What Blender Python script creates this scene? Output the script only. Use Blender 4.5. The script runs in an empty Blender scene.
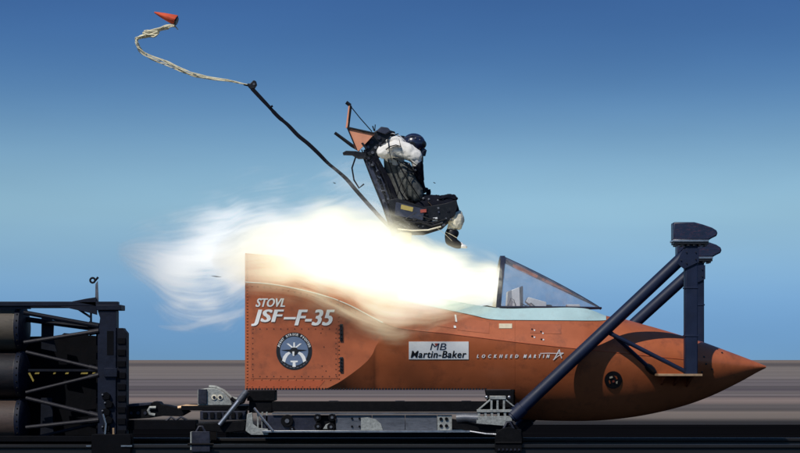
import bpy, bmesh, math, random
from mathutils import Vector, Matrix
from math import radians, sin, cos, pi, sqrt
random.seed(7)
sc = bpy.context.scene
C = sc.collection

# ------------------------------------------------------------------ camera
D, S, CAMZ = 18.0, 90.0, 1.15          # metres to the track centre line, pixels per metre there, eye height
cam = bpy.data.cameras.new('Camera')
cam.sensor_width = 36.0
cam.lens = 36.0 * D * S / 800.0
cam.shift_y = 133.5 / 800.0
cam.clip_start = 0.1
cam.clip_end = 60000
camo = bpy.data.objects.new('Camera', cam); C.objects.link(camo)
camo.location = (0, -D, CAMZ); camo.rotation_euler = (radians(90), 0, 0)
sc.camera = camo

# ------------------------------------------------------------------ sky and sun
SUN_DIR = Vector((0.35, 0.585, -0.73)).normalized()     # the way the light travels
ELEV = math.asin(-SUN_DIR.z)
w = bpy.data.worlds.new('World'); sc.world = w; w.use_nodes = True
nt = w.node_tree
bg = nt.nodes['Background']; bg.inputs[1].default_value = 0.118
sky = nt.nodes.new('ShaderNodeTexSky'); sky.sky_type = 'NISHITA'; sky.sun_disc = False
sky.sun_elevation = ELEV
sky.sun_rotation = math.atan2(-SUN_DIR.x, -SUN_DIR.y)
sky.altitude = 1500; sky.air_density = 1.0; sky.dust_density = 0.6; sky.ozone_density = 2.2
tc = nt.nodes.new('ShaderNodeTexCoord'); mp = nt.nodes.new('ShaderNodeMapping')
mp.inputs['Scale'].default_value = (1, 1, 2.1); mp.inputs['Location'].default_value = (0, 0, 0.05)
vn = nt.nodes.new('ShaderNodeVectorMath'); vn.operation = 'NORMALIZE'
nt.links.new(tc.outputs['Generated'], mp.inputs['Vector'])
nt.links.new(mp.outputs['Vector'], vn.inputs[0])
nt.links.new(vn.outputs[0], sky.inputs['Vector'])
tint = nt.nodes.new('ShaderNodeMix'); tint.data_type = 'RGBA'; tint.blend_type = 'MULTIPLY'
tint.inputs[0].default_value = 1.0
nt.links.new(sky.outputs[0], tint.inputs[6]); tint.inputs[7].default_value = (0.76, 0.95, 1.0, 1)
# thin haze layer: a paler band a few degrees up, deeper blue overhead, the same all round the horizon
sz = nt.nodes.new('ShaderNodeSeparateXYZ'); nt.links.new(tc.outputs['Generated'], sz.inputs[0])
zr = nt.nodes.new('ShaderNodeMapRange'); nt.links.new(sz.outputs['Z'], zr.inputs[0]); zr.inputs[1].default_value = 0; zr.inputs[2].default_value = .3
hz = nt.nodes.new('ShaderNodeValToRGB'); nt.links.new(zr.outputs[0], hz.inputs[0]); hz.color_ramp.interpolation = 'B_SPLINE'
HZ = [(0,(.26,.34,.53)),(.0247,(.45,.51,.64)),(.0493,(.77,.77,.79)),(.08,(1.48,1.26,.97)),(.0983,(1.74,1.46,1.07)),(.1286,(1.48,1.36,1.09)),(.1585,(.96,1.05,1.04)),(.1879,(.66,.83,.97)),(.217,(.55,.71,.92)),(.3,(.5,.67,.9))]
while len(hz.color_ramp.elements) < len(HZ): hz.color_ramp.elements.new(.5)
for e, (z_, c_) in zip(hz.color_ramp.elements, HZ): e.position = z_/.3; e.color = tuple(v/2 for v in c_) + (1,)
h2 = nt.nodes.new('ShaderNodeVectorMath'); h2.operation = 'SCALE'; h2.inputs['Scale'].default_value = 2.0; nt.links.new(hz.outputs[0], h2.inputs[0])
h3 = nt.nodes.new('ShaderNodeVectorMath'); h3.operation = 'MULTIPLY'; nt.links.new(h2.outputs[0], h3.inputs[0]); nt.links.new(tint.outputs[2], h3.inputs[1])
# faint uneven haze
hn = nt.nodes.new('ShaderNodeTexNoise'); hn.inputs['Scale'].default_value = 3.0; hn.inputs['Detail'].default_value = 4
hm = nt.nodes.new('ShaderNodeMapping'); hm.inputs['Scale'].default_value = (1, 1, 4.5); nt.links.new(tc.outputs['Generated'], hm.inputs[0]); nt.links.new(hm.outputs[0], hn.inputs['Vector'])
hr = nt.nodes.new('ShaderNodeMapRange'); hr.inputs[1].default_value = .3; hr.inputs[2].default_value = .7; hr.inputs[3].default_value = .94; hr.inputs[4].default_value = 1.06; nt.links.new(hn.outputs[0], hr.inputs[0])
h4 = nt.nodes.new('ShaderNodeVectorMath'); h4.operation = 'SCALE'; nt.links.new(h3.outputs[0], h4.inputs[0]); nt.links.new(hr.outputs[0], h4.inputs['Scale'])
nt.links.new(h4.outputs[0], bg.inputs[0])

sl = bpy.data.lights.new('Sun', 'SUN'); sl.energy = 3.4; sl.angle = radians(0.53); sl.color = (1.0, 0.95, 0.87)
so = bpy.data.objects.new('Sun', sl); C.objects.link(so)
so.rotation_euler = SUN_DIR.to_track_quat('-Z', 'Y').to_euler()
so.location = (-8, -12, 20)

sc.view_settings.view_transform = 'Standard'; sc.view_settings.look = 'None'
sc.view_settings.exposure = 0.0; sc.view_settings.gamma = 1.0
sc.view_settings.use_curve_mapping = False
sc.render.engine = 'CYCLES'
sc.cycles.use_denoising = True
sc.cycles.max_bounces = 8; sc.cycles.transparent_max_bounces = 12; sc.cycles.volume_bounces = 1
sc.cycles.volume_step_rate = 1.0; sc.cycles.volume_max_steps = 256
sc.cycles.sample_clamp_indirect = 6

# ------------------------------------------------------------------ helpers
def sc_at(Y): return (D + Y) / D / S
def P(X, y, Y=0.0):
    """photo pixel on the upright plane at depth Y (metres from the track centre line)"""
    s = sc_at(Y)
    return Vector(((X - 400) * s, Y, CAMZ + (360 - y) * s))
def lerp(a, b, t): return a + (b - a) * t
def curve(pts):
    pts = sorted(pts)
    def f(x):
        if x <= pts[0][0]: return pts[0][1]
        for (x0, y0), (x1, y1) in zip(pts, pts[1:]):
            if x <= x1: return lerp(y0, y1, (x - x0) / (x1 - x0))
        return pts[-1][1]
    return f
def scurve(pts):
    """monotone-ish smooth curve (Catmull-Rom in x)"""
    pts = sorted(pts); n = len(pts)
    m = []
    for i in range(n):
        a = pts[max(0, i - 1)]; b = pts[min(n - 1, i + 1)]
        m.append((b[1] - a[1]) / (b[0] - a[0]))
    def f(x):
        if x <= pts[0][0]: return pts[0][1]
        for i in range(n - 1):
            x0, y0 = pts[i]; x1, y1 = pts[i + 1]
            if x <= x1:
                h = x1 - x0; t = (x - x0) / h
                return ((2*t**3 - 3*t*t + 1) * y0 + (t**3 - 2*t*t + t) * h * m[i]
                        + (-2*t**3 + 3*t*t) * y1 + (t**3 - t*t) * h * m[i + 1])
        return pts[-1][1]
    return f

class MB:
    def __init__(self): self.v = []; self.f = []
    def add(self, vs, fs):
        o = len(self.v); self.v += [Vector(p) for p in vs]; self.f += [tuple(i + o for i in q) for q in fs]; return self
    def box(self, a, b):
        (x0, y0, z0), (x1, y1, z1) = a, b
        x0, x1 = sorted((x0, x1)); y0, y1 = sorted((y0, y1)); z0, z1 = sorted((z0, z1))
        return self.add([(x0,y0,z0),(x1,y0,z0),(x1,y1,z0),(x0,y1,z0),(x0,y0,z1),(x1,y0,z1),(x1,y1,z1),(x0,y1,z1)],
                        [(0,3,2,1),(4,5,6,7),(0,1,5,4),(1,2,6,5),(2,3,7,6),(3,0,4,7)])
    def bx(self, X0, y0, X1, y1, Y0, Y1):
        a = P(X0, y0, Y0); b = P(X1, y1, Y0)
        return self.box((a.x, Y0, a.z), (b.x, Y1, b.z))
    def prism(self, pts, Y0, Y1):
        """outline in pixels at near face depth Y0, pushed back to Y1"""
        q = [P(X, y, Y0) for X, y in pts]
        area = sum(q[i].x * q[(i+1) % len(q)].z - q[(i+1) % len(q)].x * q[i].z for i in range(len(q)))
        if area < 0: q = q[::-1]
        n = len(q)
        vs = [(p.x, Y0, p.z) for p in q] + [(p.x, Y1, p.z) for p in q]
        fs = [tuple(range(n)), tuple(range(2*n - 1, n - 1, -1))]
        fs += [(i, i + n, (i+1) % n + n, (i+1) % n) for i in range(n)]
        return self.add(vs, fs)
    def disc(self, X, y, r, Y0, Y1, n=20):
        return self.prism([(X + r*cos(2*pi*i/n), y + r*sin(2*pi*i/n)) for i in range(n)], Y0, Y1)
    def tube(self, pts, r, n=10, cap=True, flat=1.0):
        pts = [Vector(p) for p in pts]; m = len(pts)
        rs = r if isinstance(r, (list, tuple)) else [r] * m
        t0 = (pts[1] - pts[0]).normalized()
        up = Vector((0, 1, 0)) if abs(t0.y) < 0.9 else Vector((1, 0, 0))
        vs, fs = [], []
        for i, p in enumerate(pts):
            t = (pts[min(m-1, i+1)] - pts[max(0, i-1)]).normalized()
            a = (up - t * up.dot(t)).normalized(); b = t.cross(a); up = a
            for k in range(n):
                q = 2*pi*k/n
                vs.append(p + a * (cos(q)*rs[i]) + b * (sin(q)*rs[i]*flat))
        for i in range(m - 1):
            for k in range(n):
                k2 = (k+1) % n
                fs.append((i*n+k, i*n+k2, (i+1)*n+k2, (i+1)*n+k))
        if cap:
            fs.append(tuple(range(n-1, -1, -1))); fs.append(tuple((m-1)*n + k for k in range(n)))
        return self.add(vs, fs)
    def ptube(self, pts, r, n=10):
        return self.tube([P(*p) for p in pts], r, n)
    def beam(self, a, b, wy, wz):
        """rectangular bar from a to b; wy across the track, wz the other way"""
        a = Vector(a); b = Vector(b); t = (b - a).normalized()
        u = Vector((0, 1, 0)); u = (u - t*u.dot(t)).normalized(); q = t.cross(u)
        vs = []
        for p in (a, b):
            for su, sq in ((-1,-1),(1,-1),(1,1),(-1,1)): vs.append(p + u*(su*wy/2) + q*(sq*wz/2))
        return self.add(vs, [(0,3,2,1),(4,5,6,7),(0,1,5,4),(1,2,6,5),(2,3,7,6),(3,0,4,7)])
    def ball(self, c, r, n=12, m=8, sx=1, sy=1, sz=1):
        c = Vector(c); vs = [c + Vector((0,0,r*sz))]; fs = []
        for i in range(1, m):
            a = pi*i/m
            for k in range(n):
                q = 2*pi*k/n; vs.append(c + Vector((r*sx*sin(a)*cos(q), r*sy*sin(a)*sin(q), r*sz*cos(a))))
        vs.append(c - Vector((0,0,r*sz)))
        for k in range(n):
            fs.append((0, 1+k, 1+(k+1) % n)); e = len(vs)-1; b = 1+(m-2)*n
            fs.append((e, b+(k+1) % n, b+k))
        for i in range(m-2):
            for k in range(n):
                a0 = 1+i*n; k2 = (k+1) % n
                fs.append((a0+k, a0+n+k, a0+n+k2, a0+k2))
        return self.add(vs, fs)
    def build(self, name, mat, parent=None, bevel=0, smooth=35, kind=None, label=None, recalc=True):
        root = parent
        while root is not None and root.parent is not None: root = root.parent
        off = root.location if root is not None else Vector((0,0,0))
        me = bpy.data.meshes.new(name)
        me.from_pydata([tuple(p - off) for p in self.v], [], self.f)
        if recalc:
            bm = bmesh.new(); bm.from_mesh(me); bmesh.ops.recalc_face_normals(bm, faces=bm.faces); bm.to_mesh(me); bm.free()
        mats = mat if isinstance(mat, (list, tuple)) else [mat]
        for m in mats: me.materials.append(m)
        if smooth:
            me.polygons.foreach_set('use_smooth', [True]*len(me.polygons))
            me.set_sharp_from_angle(angle=radians(smooth))
        me.update()
        o = bpy.data.objects.new(name, me); C.objects.link(o)
        if parent is not None: o.parent = parent
        if bevel:
            b = o.modifiers.new('edge', 'BEVEL'); b.width = bevel; b.segments = 2; b.limit_method = 'ANGLE'; b.angle_limit = radians(40)
        if kind: o['kind'] = kind
        if label: o['label'] = label
        return o

def tag(o, label, cat, group=None, kind=None):
    o['label'] = label; o['category'] = cat
    if group: o['group'] = group
    if kind: o['kind'] = kind
    return o
def thing(name, label, cat, loc):
    o = bpy.data.objects.new(name, None); C.objects.link(o); o.location = loc; o.empty_display_size = .2
    return tag(o, label, cat)

# ------------------------------------------------------------------ materials
def mat(name, col, rough=0.5, metal=0.0, var=0.25, scale=6.0, bump=0.0, bscale=40.0, stretch=(1,1,1), dirt=None, dirt_amt=0.0, coat=0.0, spec=0.5):
    m = bpy.data.materials.new(name); m.use_nodes = True; t = m.node_tree; N = t.nodes; L = t.links
    b = N['Principled BSDF']
    b.inputs['Roughness'].default_value = rough; b.inputs['Metallic'].default_value = metal
    b.inputs['Coat Weight'].default_value = coat
    b.inputs['Specular IOR Level'].default_value = spec
    co = N.new('ShaderNodeTexCoord'); mpn = N.new('ShaderNodeMapping'); mpn.inputs['Scale'].default_value = stretch
    L.new(co.outputs['Object'], mpn.inputs['Vector'])
    n1 = N.new('ShaderNodeTexNoise'); n1.inputs['Scale'].default_value = scale; n1.inputs['Detail'].default_value = 7; n1.inputs['Roughness'].default_value = .65
    L.new(mpn.outputs['Vector'], n1.inputs['Vector'])
    mr = N.new('ShaderNodeMapRange'); mr.inputs[1].default_value = .25; mr.inputs[2].default_value = .75
    mr.inputs[3].default_value = 1-var; mr.inputs[4].default_value = 1+var
    L.new(n1.outputs[0], mr.inputs[0])
    mx = N.new('ShaderNodeMix'); mx.data_type = 'RGBA'; mx.blend_type = 'MULTIPLY'; mx.inputs[0].default_value = 1
    mx.inputs[6].default_value = (*col, 1); L.new(mr.outputs[0], mx.inputs[7])
    out = mx.outputs[2]
    if dirt:
        n2 = N.new('ShaderNodeTexNoise'); n2.inputs['Scale'].default_value = scale*1.9; n2.inputs['Detail'].default_value = 9; n2.inputs['Roughness'].default_value = .7
        L.new(mpn.outputs['Vector'], n2.inputs['Vector'])
        r2 = N.new('ShaderNodeMapRange'); r2.inputs[1].default_value = .52; r2.inputs[2].default_value = .75; r2.inputs[3].default_value = 0; r2.inputs[4].default_value = dirt_amt
        L.new(n2.outputs[0], r2.inputs[0])
        m2 = N.new('ShaderNodeMix'); m2.data_type = 'RGBA'; m2.inputs[7].default_value = (*dirt, 1)
        L.new(r2.outputs[0], m2.inputs[0]); L.new(out, m2.inputs[6]); out = m2.outputs[2]
    L.new(out, b.inputs['Base Color'])
    rr = N.new('ShaderNodeMapRange'); rr.inputs[3].default_value = max(.05, rough-.12); rr.inputs[4].default_value = min(1, rough+.15)
    L.new(n1.outputs[0], rr.inputs[0]); L.new(rr.outputs[0], b.inputs['Roughness'])
    if bump:
        n3 = N.new('ShaderNodeTexNoise'); n3.inputs['Scale'].default_value = bscale; n3.inputs['Detail'].default_value = 5
        L.new(mpn.outputs['Vector'], n3.inputs['Vector'])
        bp = N.new('ShaderNodeBump'); bp.inputs['Strength'].default_value = bump; bp.inputs['Distance'].default_value = .02
        L.new(n3.outputs[0], bp.inputs['Height']); L.new(bp.outputs[0], b.inputs['Normal'])
    return m
M = {}
M['orange'] = mat('rust orange paint', (.425, .112, .039), .40, 0, .16, 2.6, .10, 2.2, (1,1,1.0), (.12,.04,.022), .65)
M['orange2'] = mat('rust orange paint panel', (.385, .098, .035), .45, 0, .16, 5, .05, 6.0, (1,1,1), (.11,.04,.02), .6)
M['orange_tip'] = mat('deep orange paint band', (.42, .088, .028), .42, 0, .12, 4)
M['orange_dark'] = mat('grimy dark orange', (.10, .030, .015), .5, 0, .4, 40)
M['mint'] = mat('pale mint primer', (.42, .59, .59), .5, 0, .10, 7, .02, 30, (1,1,1), (.35,.4,.38), .4)
M['print_white'] = mat('white lettering paint', (.86, .86, .84), .5, 0, .05, 9, 0, 30, (1,1,1), (.6,.55,.5), .25)
M['white'] = mat('white paint', (.78, .78, .76), .45, 0, .06, 9, 0, 30, (1,1,1), (.45,.42,.38), .3)
M['dirty_white'] = mat('stained pale casting', (.30, .31, .29), .5, .2, .45, 30, .15, 60, (1,1,1), (.08,.075,.07), .85)
M['black'] = mat('black paint', (.008, .008, .010), .45, 0, .3, 12)
M['navy'] = mat('dark navy paint', (.008, .014, .038), .5, 0, .3, 5, .03, 20, (1,1,1), (.02,.022,.03), .4, spec=.3)
M['pusher'] = mat('sooty navy steel', (.0045, .006, .012), .6, 0, .45, 7, .08, 30, (1,1,1), (.014,.011,.010), .5, spec=.15)
M['pusher_navy'] = mat('grimy navy frame paint', (.0055, .0085, .020), .55, 0, .4, 7, .08, 30, (1,1,1), (.010,.009,.010), .6, spec=.2)
M['pusher_dark'] = mat('sooty black steel', (.0022, .0025, .004), .7, 0, .5, 6, .08, 30, (1,1,1), (.007,.005,.005), .5, spec=.08)
M['rocket_olive'] = mat('weathered olive motor case', (.095, .076, .054), .55, 0, .3, 6, .05, 40, (.6,1,3), (.035,.028,.022), .8)
M['rocket_dark'] = mat('dark motor case', (.008, .007, .009), .55, 0, .35, 6, .05, 40, (.6,1,3), (.06,.03,.025), .5)
M['rocket_brown'] = mat('scorched brown motor case', (.070, .046, .036), .55, 0, .35, 6, .05, 40, (.6,1,3), (.02,.016,.014), .8)
M['steel'] = mat('bare steel', (.36, .37, .39), .32, .85, .25, 14, .05, 60, (1,1,1), (.1,.09,.08), .6)
M['alu'] = mat('dull aluminium plate', (.105, .112, .130), .45, .3, .35, 12, .08, 50, (.5,1,2), (.03,.03,.034), .8)
M['alu_dark'] = mat('dark blue grey plate', (.020, .022, .036), .5, .2, .5, 14, .08, 50, (1,1,1), (.06,.06,.06), .6, spec=.3)
M['iron'] = mat('greasy black iron', (.0028, .0028, .0038), .6, 0, .5, 9, .1, 40, (1,1,1), (.011,.010,.010), .5, spec=.12)
M['brace_grey'] = mat('grimy grey tube', (.015, .014, .018), .5, .1, .5, 10, .08, 40, (1,1,1), (.045,.04,.04), .5, spec=.25)
M['rail'] = mat('worn rail steel', (.030, .029, .030), .4, .6, .3, 8, .03, 40, (.05,1,1), spec=.3)
M['label_yellow'] = mat('yellow seat label', (.36, .28, .08), .5, 0, .2, 20)
M['yellow'] = mat('yellow stencil paint', (.26, .19, .025), .5, 0, .3, 30, 0, 30, (1,1,1), (.03,.025,.02), .9)
M['tan'] = mat('bare tan metal', (.42, .27, .15), .45, .3, .3, 20)
M['seat_black'] = mat('seat black metal', (.005, .006, .009), .45, 0, .5, 18, .05, 60, (1,1,1), (.03,.03,.034), .6, spec=.3)
M['seat_slate'] = mat('slate blue seat side', (.030, .037, .062), .5, 0, .35, 18, spec=.3)
M['seat_orange'] = mat('bleached orange sheet', (.66, .27, .15), .55, 0, .12, 10)
M['suit'] = mat('grey green flight suit', (.105, .110, .105), .8, 0, .4, 14, .5, 25, spec=.2)
M['suit_dark'] = mat('black flight suit', (.006, .007, .013), .8, 0, .5, 16, .5, 25, spec=.1)
M['suit_white'] = mat('white cotton sleeve', (.80, .77, .71), .85, 0, .10, 9, .5, 16, spec=.2)
M['cream'] = mat('cream canvas', (.74, .68, .53), .85, 0, .15, 16, .4, 30, spec=.2)
M['web'] = mat('dark webbing', (.006, .007, .012), .85, 0, .4, 30, .2, 90, spec=.1)
M['helmet'] = mat('navy helmet', (.012, .016, .042), .25, 0, .4, 18, 0, 30, coat=.5)
M['red'] = mat('red label', (.32, .06, .04), .5, 0, .15, 20)
M['chute'] = mat('orange parachute cloth', (.62, .10, .045), .8, 0, .15, 9, .3, 20, spec=.2)
M['cord'] = mat('cream cord', (.72, .66, .46), .85, 0, .2, 20, spec=.2)
M['emblem_blue'] = mat('slate blue print', (.12, .17, .27), .5, 0, .08, 20)
M['stencil_cream'] = mat('cream stencil plate', (.60, .52, .36), .5, 0, .15, 25)
M['gasket'] = mat('dark windscreen frame', (.022, .026, .045), .45, 0, .3, 20)
M['pod'] = mat('navy pod with faded flame print', (.012, .018, .045), .38, 0, .3, 12, .02, 30, (1,1,3), (.10,.035,.05), .9)
M['bed'] = mat('near black track bed', (.0040, .0040, .0048), 1, 0, .5, 1.3, .4, 14, (.06,1,1), (.009,.008,.009), .6, spec=0)  # near black all over, with random mottling
M['beamc'] = mat('oil stained girder', (.005, .005, .006), .9, 0, .4, 3, .3, 20, (.1,1,1), spec=.05)

def glass_mat():
    m = bpy.data.materials.new('smoky acrylic'); m.use_nodes = True; t = m.node_tree; N = t.nodes; L = t.links
    for n in list(N): N.remove(n)
    o = N.new('ShaderNodeOutputMaterial'); tr = N.new('ShaderNodeBsdfTransparent'); tr.inputs[0].default_value = (.84, .87, .92, 1)
    gl = N.new('ShaderNodeBsdfGlossy'); gl.inputs['Roughness'].default_value = .06; gl.inputs[0].default_value = (.9, .95, 1, 1)
    df = N.new('ShaderNodeBsdfDiffuse'); df.inputs[0].default_value = (.62, .64, .66, 1)
    nz = N.new('ShaderNodeTexNoise'); nz.inputs['Scale'].default_value = 9; nz.inputs['Detail'].default_value = 8
    co = N.new('ShaderNodeTexCoord'); L.new(co.outputs['Object'], nz.inputs['Vector'])
    r = N.new('ShaderNodeMapRange'); r.inputs[1].default_value = .4; r.inputs[2].default_value = .8; r.inputs[3].default_value = .12; r.inputs[4].default_value = .36
    L.new(nz.outputs[0], r.inputs[0])
    m1 = N.new('ShaderNodeMixShader'); L.new(r.outputs[0], m1.inputs[0]); L.new(tr.outputs[0], m1.inputs[1]); L.new(df.outputs[0], m1.inputs[2])
    fr = N.new('ShaderNodeFresnel'); fr.inputs[0].default_value = 1.22
    m2 = N.new('ShaderNodeMixShader'); L.new(fr.outputs[0], m2.inputs[0]); L.new(m1.outputs[0], m2.inputs[1]); L.new(gl.outputs[0], m2.inputs[2])
    L.new(m2.outputs[0], o.inputs[0]); return m
M['glass'] = glass_mat()

def ground_mat():
    """dry lake bed: long strips of soil, graded parallel to the track"""
    m = bpy.data.materials.new('dry lake bed soil'); m.use_nodes = True; t = m.node_tree; N = t.nodes; L = t.links
    b = N['Principled BSDF']; b.inputs['Roughness'].default_value = .95; b.inputs['Specular IOR Level'].default_value = .1
    co = N.new('ShaderNodeTexCoord'); sp = N.new('ShaderNodeSeparateXYZ'); L.new(co.outputs['Object'], sp.inputs[0])
    # edges of the strips wander a little
    mpw = N.new('ShaderNodeMapping'); mpw.inputs['Scale'].default_value = (.004, .03, 1); L.new(co.outputs['Object'], mpw.inputs['Vector'])
    nw = N.new('ShaderNodeTexNoise'); nw.inputs['Scale'].default_value = 1; nw.inputs['Detail'].default_value = 4; L.new(mpw.outputs[0], nw.inputs['Vector'])
    sub = N.new('ShaderNodeMath'); sub.operation = 'SUBTRACT'; L.new(nw.outputs[0], sub.inputs[0]); sub.inputs[1].default_value = .5
    mul = N.new('ShaderNodeMath'); mul.operation = 'MULTIPLY_ADD'; L.new(sub.outputs[0], mul.inputs[0]); mul.inputs[1].default_value = 1.2; L.new(sp.outputs['Y'], mul.inputs[2])
    lg = N.new('ShaderNodeMath'); lg.operation = 'MAXIMUM'; L.new(mul.outputs[0], lg.inputs[0]); lg.inputs[1].default_value = 1
    l2 = N.new('ShaderNodeMath'); l2.operation = 'LOGARITHM'; L.new(lg.outputs[0], l2.inputs[0]); l2.inputs[1].default_value = 10
    l3 = N.new('ShaderNodeMath'); l3.operation = 'DIVIDE'; L.new(l2.outputs[0], l3.inputs[0]); l3.inputs[1].default_value = 4
    ramp = N.new('ShaderNodeValToRGB'); L.new(l3.outputs[0], ramp.inputs[0])
    stops = [(9,(.012,.011,.011)),(12.2,(.022,.020,.019)),(14.5,(.115,.100,.086)),(17.5,(.135,.115,.098)),(19.5,(.074,.066,.062)),(23.5,(.085,.077,.072)),(26,(.172,.140,.124)),(31,(.160,.130,.117)),
             (33,(.068,.058,.060)),(35,(.122,.108,.104)),(40,(.122,.108,.104)),(44,(.050,.042,.048)),(48,(.094,.084,.086)),(70,(.104,.093,.094)),
             (95,(.135,.121,.112)),(230,(.140,.124,.110)),(330,(.074,.065,.062)),(480,(.080,.071,.067)),(800,(.138,.115,.097)),(4000,(.13,.112,.10))]
    el = ramp.color_ramp.elements
    while len(el) < len(stops): el.new(.5)
    for e, (d, c) in zip(el, stops): e.position = math.log10(d)/4; e.color = (*c, 1)
    mp2 = N.new('ShaderNodeMapping'); mp2.inputs['Scale'].default_value = (.002, .11, 1); L.new(co.outputs['Object'], mp2.inputs['Vector'])
    n2 = N.new('ShaderNodeTexNoise'); n2.inputs['Scale'].default_value = 1; n2.inputs['Detail'].default_value = 12; n2.inputs['Roughness'].default_value = .62; L.new(mp2.outputs[0], n2.inputs['Vector'])
    r = N.new('ShaderNodeMapRange'); r.inputs[1].default_value = .25; r.inputs[2].default_value = .75; r.inputs[3].default_value = .42; r.inputs[4].default_value = 1.85; L.new(n2.outputs[0], r.inputs[0])
    mx = N.new('ShaderNodeMix'); mx.data_type = 'RGBA'; mx.blend_type = 'MULTIPLY'; mx.inputs[0].default_value = 1
    L.new(ramp.outputs[0], mx.inputs[6]); L.new(r.outputs[0], mx.inputs[7]); wm = N.new('ShaderNodeMix'); wm.data_type = 'RGBA'; wm.blend_type = 'MULTIPLY'; wm.inputs[0].default_value = 1; L.new(mx.outputs[2], wm.inputs[6]); wm.inputs[7].default_value = (1.30, 1.21, 1.13, 1)
    L.new(wm.outputs[2], b.inputs['Base Color'])
    n3 = N.new('ShaderNodeTexNoise'); n3.inputs['Scale'].default_value = 3; n3.inputs['Detail'].default_value = 6; L.new(co.outputs['Object'], n3.inputs['Vector'])
    bp = N.new('ShaderNodeBump'); bp.inputs['Strength'].default_value = .25; bp.inputs['Distance'].default_value = .03; L.new(n3.outputs[0], bp.inputs['Height']); L.new(bp.outputs[0], b.inputs['Normal'])
    return m
M['soil'] = ground_mat()

# ------------------------------------------------------------------ the setting
g = MB()
R = 25000
g.add([(-R,-R,0),(R,-R,0),(R,R,0),(-R,R,0)], [(0,1,2,3)])
g.build('ground', M['soil'], smooth=0, kind='structure')
bed = MB(); bed.box((-400,-7,-.3), (400,10.5,.012))
bed = bed.build('track_bed', M['bed'], smooth=0, kind='structure')
RAIL_Y, RAIL_Z = .72, .250
for sy in (-1, 1):
    prof = [(-.075,.10),(.075,.10),(.075,.115),(.012,.135),(.012,.205),(.036,.218),(.036,.243),(.028,.25),(-.028,.25),(-.036,.243),(-.036,.218),(-.012,.205),(-.012,.135),(-.075,.115)]
    q = MB(); n = len(prof)
    q.add([(-300, sy*RAIL_Y + a, b) for a, b in prof] + [(300, sy*RAIL_Y + a, b) for a, b in prof],
          [tuple(range(n)), tuple(range(2*n-1, n-1, -1))] + [(i, i+n, (i+1) % n + n, (i+1) % n) for i in range(n)])
    q.build('rail', M['rail'], bed, smooth=0)
    q = MB(); q.box((-300, sy*RAIL_Y - .2, .0), (300, sy*RAIL_Y + .2, .098)); q.build('girder', M['beamc'], bed, bevel=.01)
# rail clips holding the rail foot along the stretch in view
clip_me = None
for sy in (-1, 1):
    for k in range(-13, 14):
        if clip_me is None:
            q = MB(); q.box((-.05,-.11,.098),(.05,-.06,.128)); q.box((-.05,.06,.098),(.05,.11,.128)); q.tube([(0,-.09,.12),(0,-.09,.15)], .014, 6); q.tube([(0,.09,.12),(0,.09,.15)], .014, 6)
            o = q.build('rail_clip', M['iron'], bed, smooth=0); clip_me = o.data
        else:
            o = bpy.data.objects.new('rail_clip', clip_me); C.objects.link(o); o.parent = bed
        o.location = (k*.6 + .1, sy*RAIL_Y, 0)

# ------------------------------------------------------------------ the cockpit forebody
W = .56
top = scurve([(245,253),(300,258.5),(340,269),(370,279),(400,288),(440,298),(497,308),(540,308),(585,308.5),(607,316),(620,318),(640,323.5),(660,329),(680,335),(700,341),(730,352),(755,361.5),(766,366)])
chU = scurve([(245,282),(270,284),(300,289.5),(330,297.5),(350,305.5),(370,316),(385,323.5),(400,328.3),(450,334),(520,342.6),(560,347),(600,351),(680,359),(720,363),(750,366),(766,367)])
chL = curve([(245,308),(322,318),(400,328.3),(450,334),(520,342.6),(560,347),(600,351),(680,359),(720,363),(750,366),(766,367)])
vbot = scurve([(245,420),(515,419),(530,420),(560,421),(600,420.5),(640,416),(680,407),(710,396.5),(740,382),(757,372.5),(766,368)])
kk = scurve([(245,389.45),(322,389.4),(336,384),(348.5,376),(358,369),(364,364),(369,359),(373,353),(376,346),(380,341.5),(386,338),(394,335.8),(404,335),(420,334.2),(436,333.4),(450,334)])
Wc = scurve([(245,1),(560,1),(600,.965),(640,.86),(680,.685),(710,.51),(740,.28),(757,.11),(766,.012)])
Wt = curve([(245,.80),(340,.76),(400,.70),(500,.66),(585,.55),(600,.5)])
def flow(t): return max(0.0, 1 - max(0.0, min(1, t))**1.6)**.70
def half(X, y):
    """half width of the hull (m) at photo column X, row y"""
    wc = W * Wc(X); cu = chU(X); tp = top(X)
    if y <= cu:
        t = min(1, max(0, (cu - y) / max(.01, cu - tp)))
        lin = 1 - t*(1 - Wt(X)); b = min(1, max(0, (X - 588)/50)); b = b*b*(3-2*b)
        rnd = sqrt(max(0, 1 - t*t)); return wc * lerp(lin, rnd, b)
    if X < 450:
        k = max(kk(X), cu)
        if y <= k: return wc
        c = chL(X); v = vbot(X)
        ex = lerp(.72, 1.0, min(1, max(0, (X-385)/65)))
        return wc * min(1, flow((y-c)/(v-c)) / max(.05, flow((k-c)/(v-c))))**ex
    c = cu; v = vbot(X)
    return wc * flow((y - c)/max(.01, v - c))
def bot(X): return 389.5 if X <= 515 else vbot(X)
def HP(X, y, off=0.0, side=-1):
    h = half(X, y); p = P(X, y, -h); return Vector((p.x, side*(h + off), p.z))
JSF = thing('cockpit_forebody', 'rust orange aircraft cockpit section with pointed nose, open canopy and white lettering', 'cockpit section', P(515, 419, 0))
cols = [245 + i*2.5 for i in range(30)] + [320 + i*1.5 for i in range(34)] + [371 + i*.6 for i in range(16)] + [381 + i*3 for i in range(44)] + [514.9, 515.05]
cols += [518 + i*3 for i in range(78)] + [752 + i*1.4 for i in range(11)]
NU, NM, NL = 12, 8, 22
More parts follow.
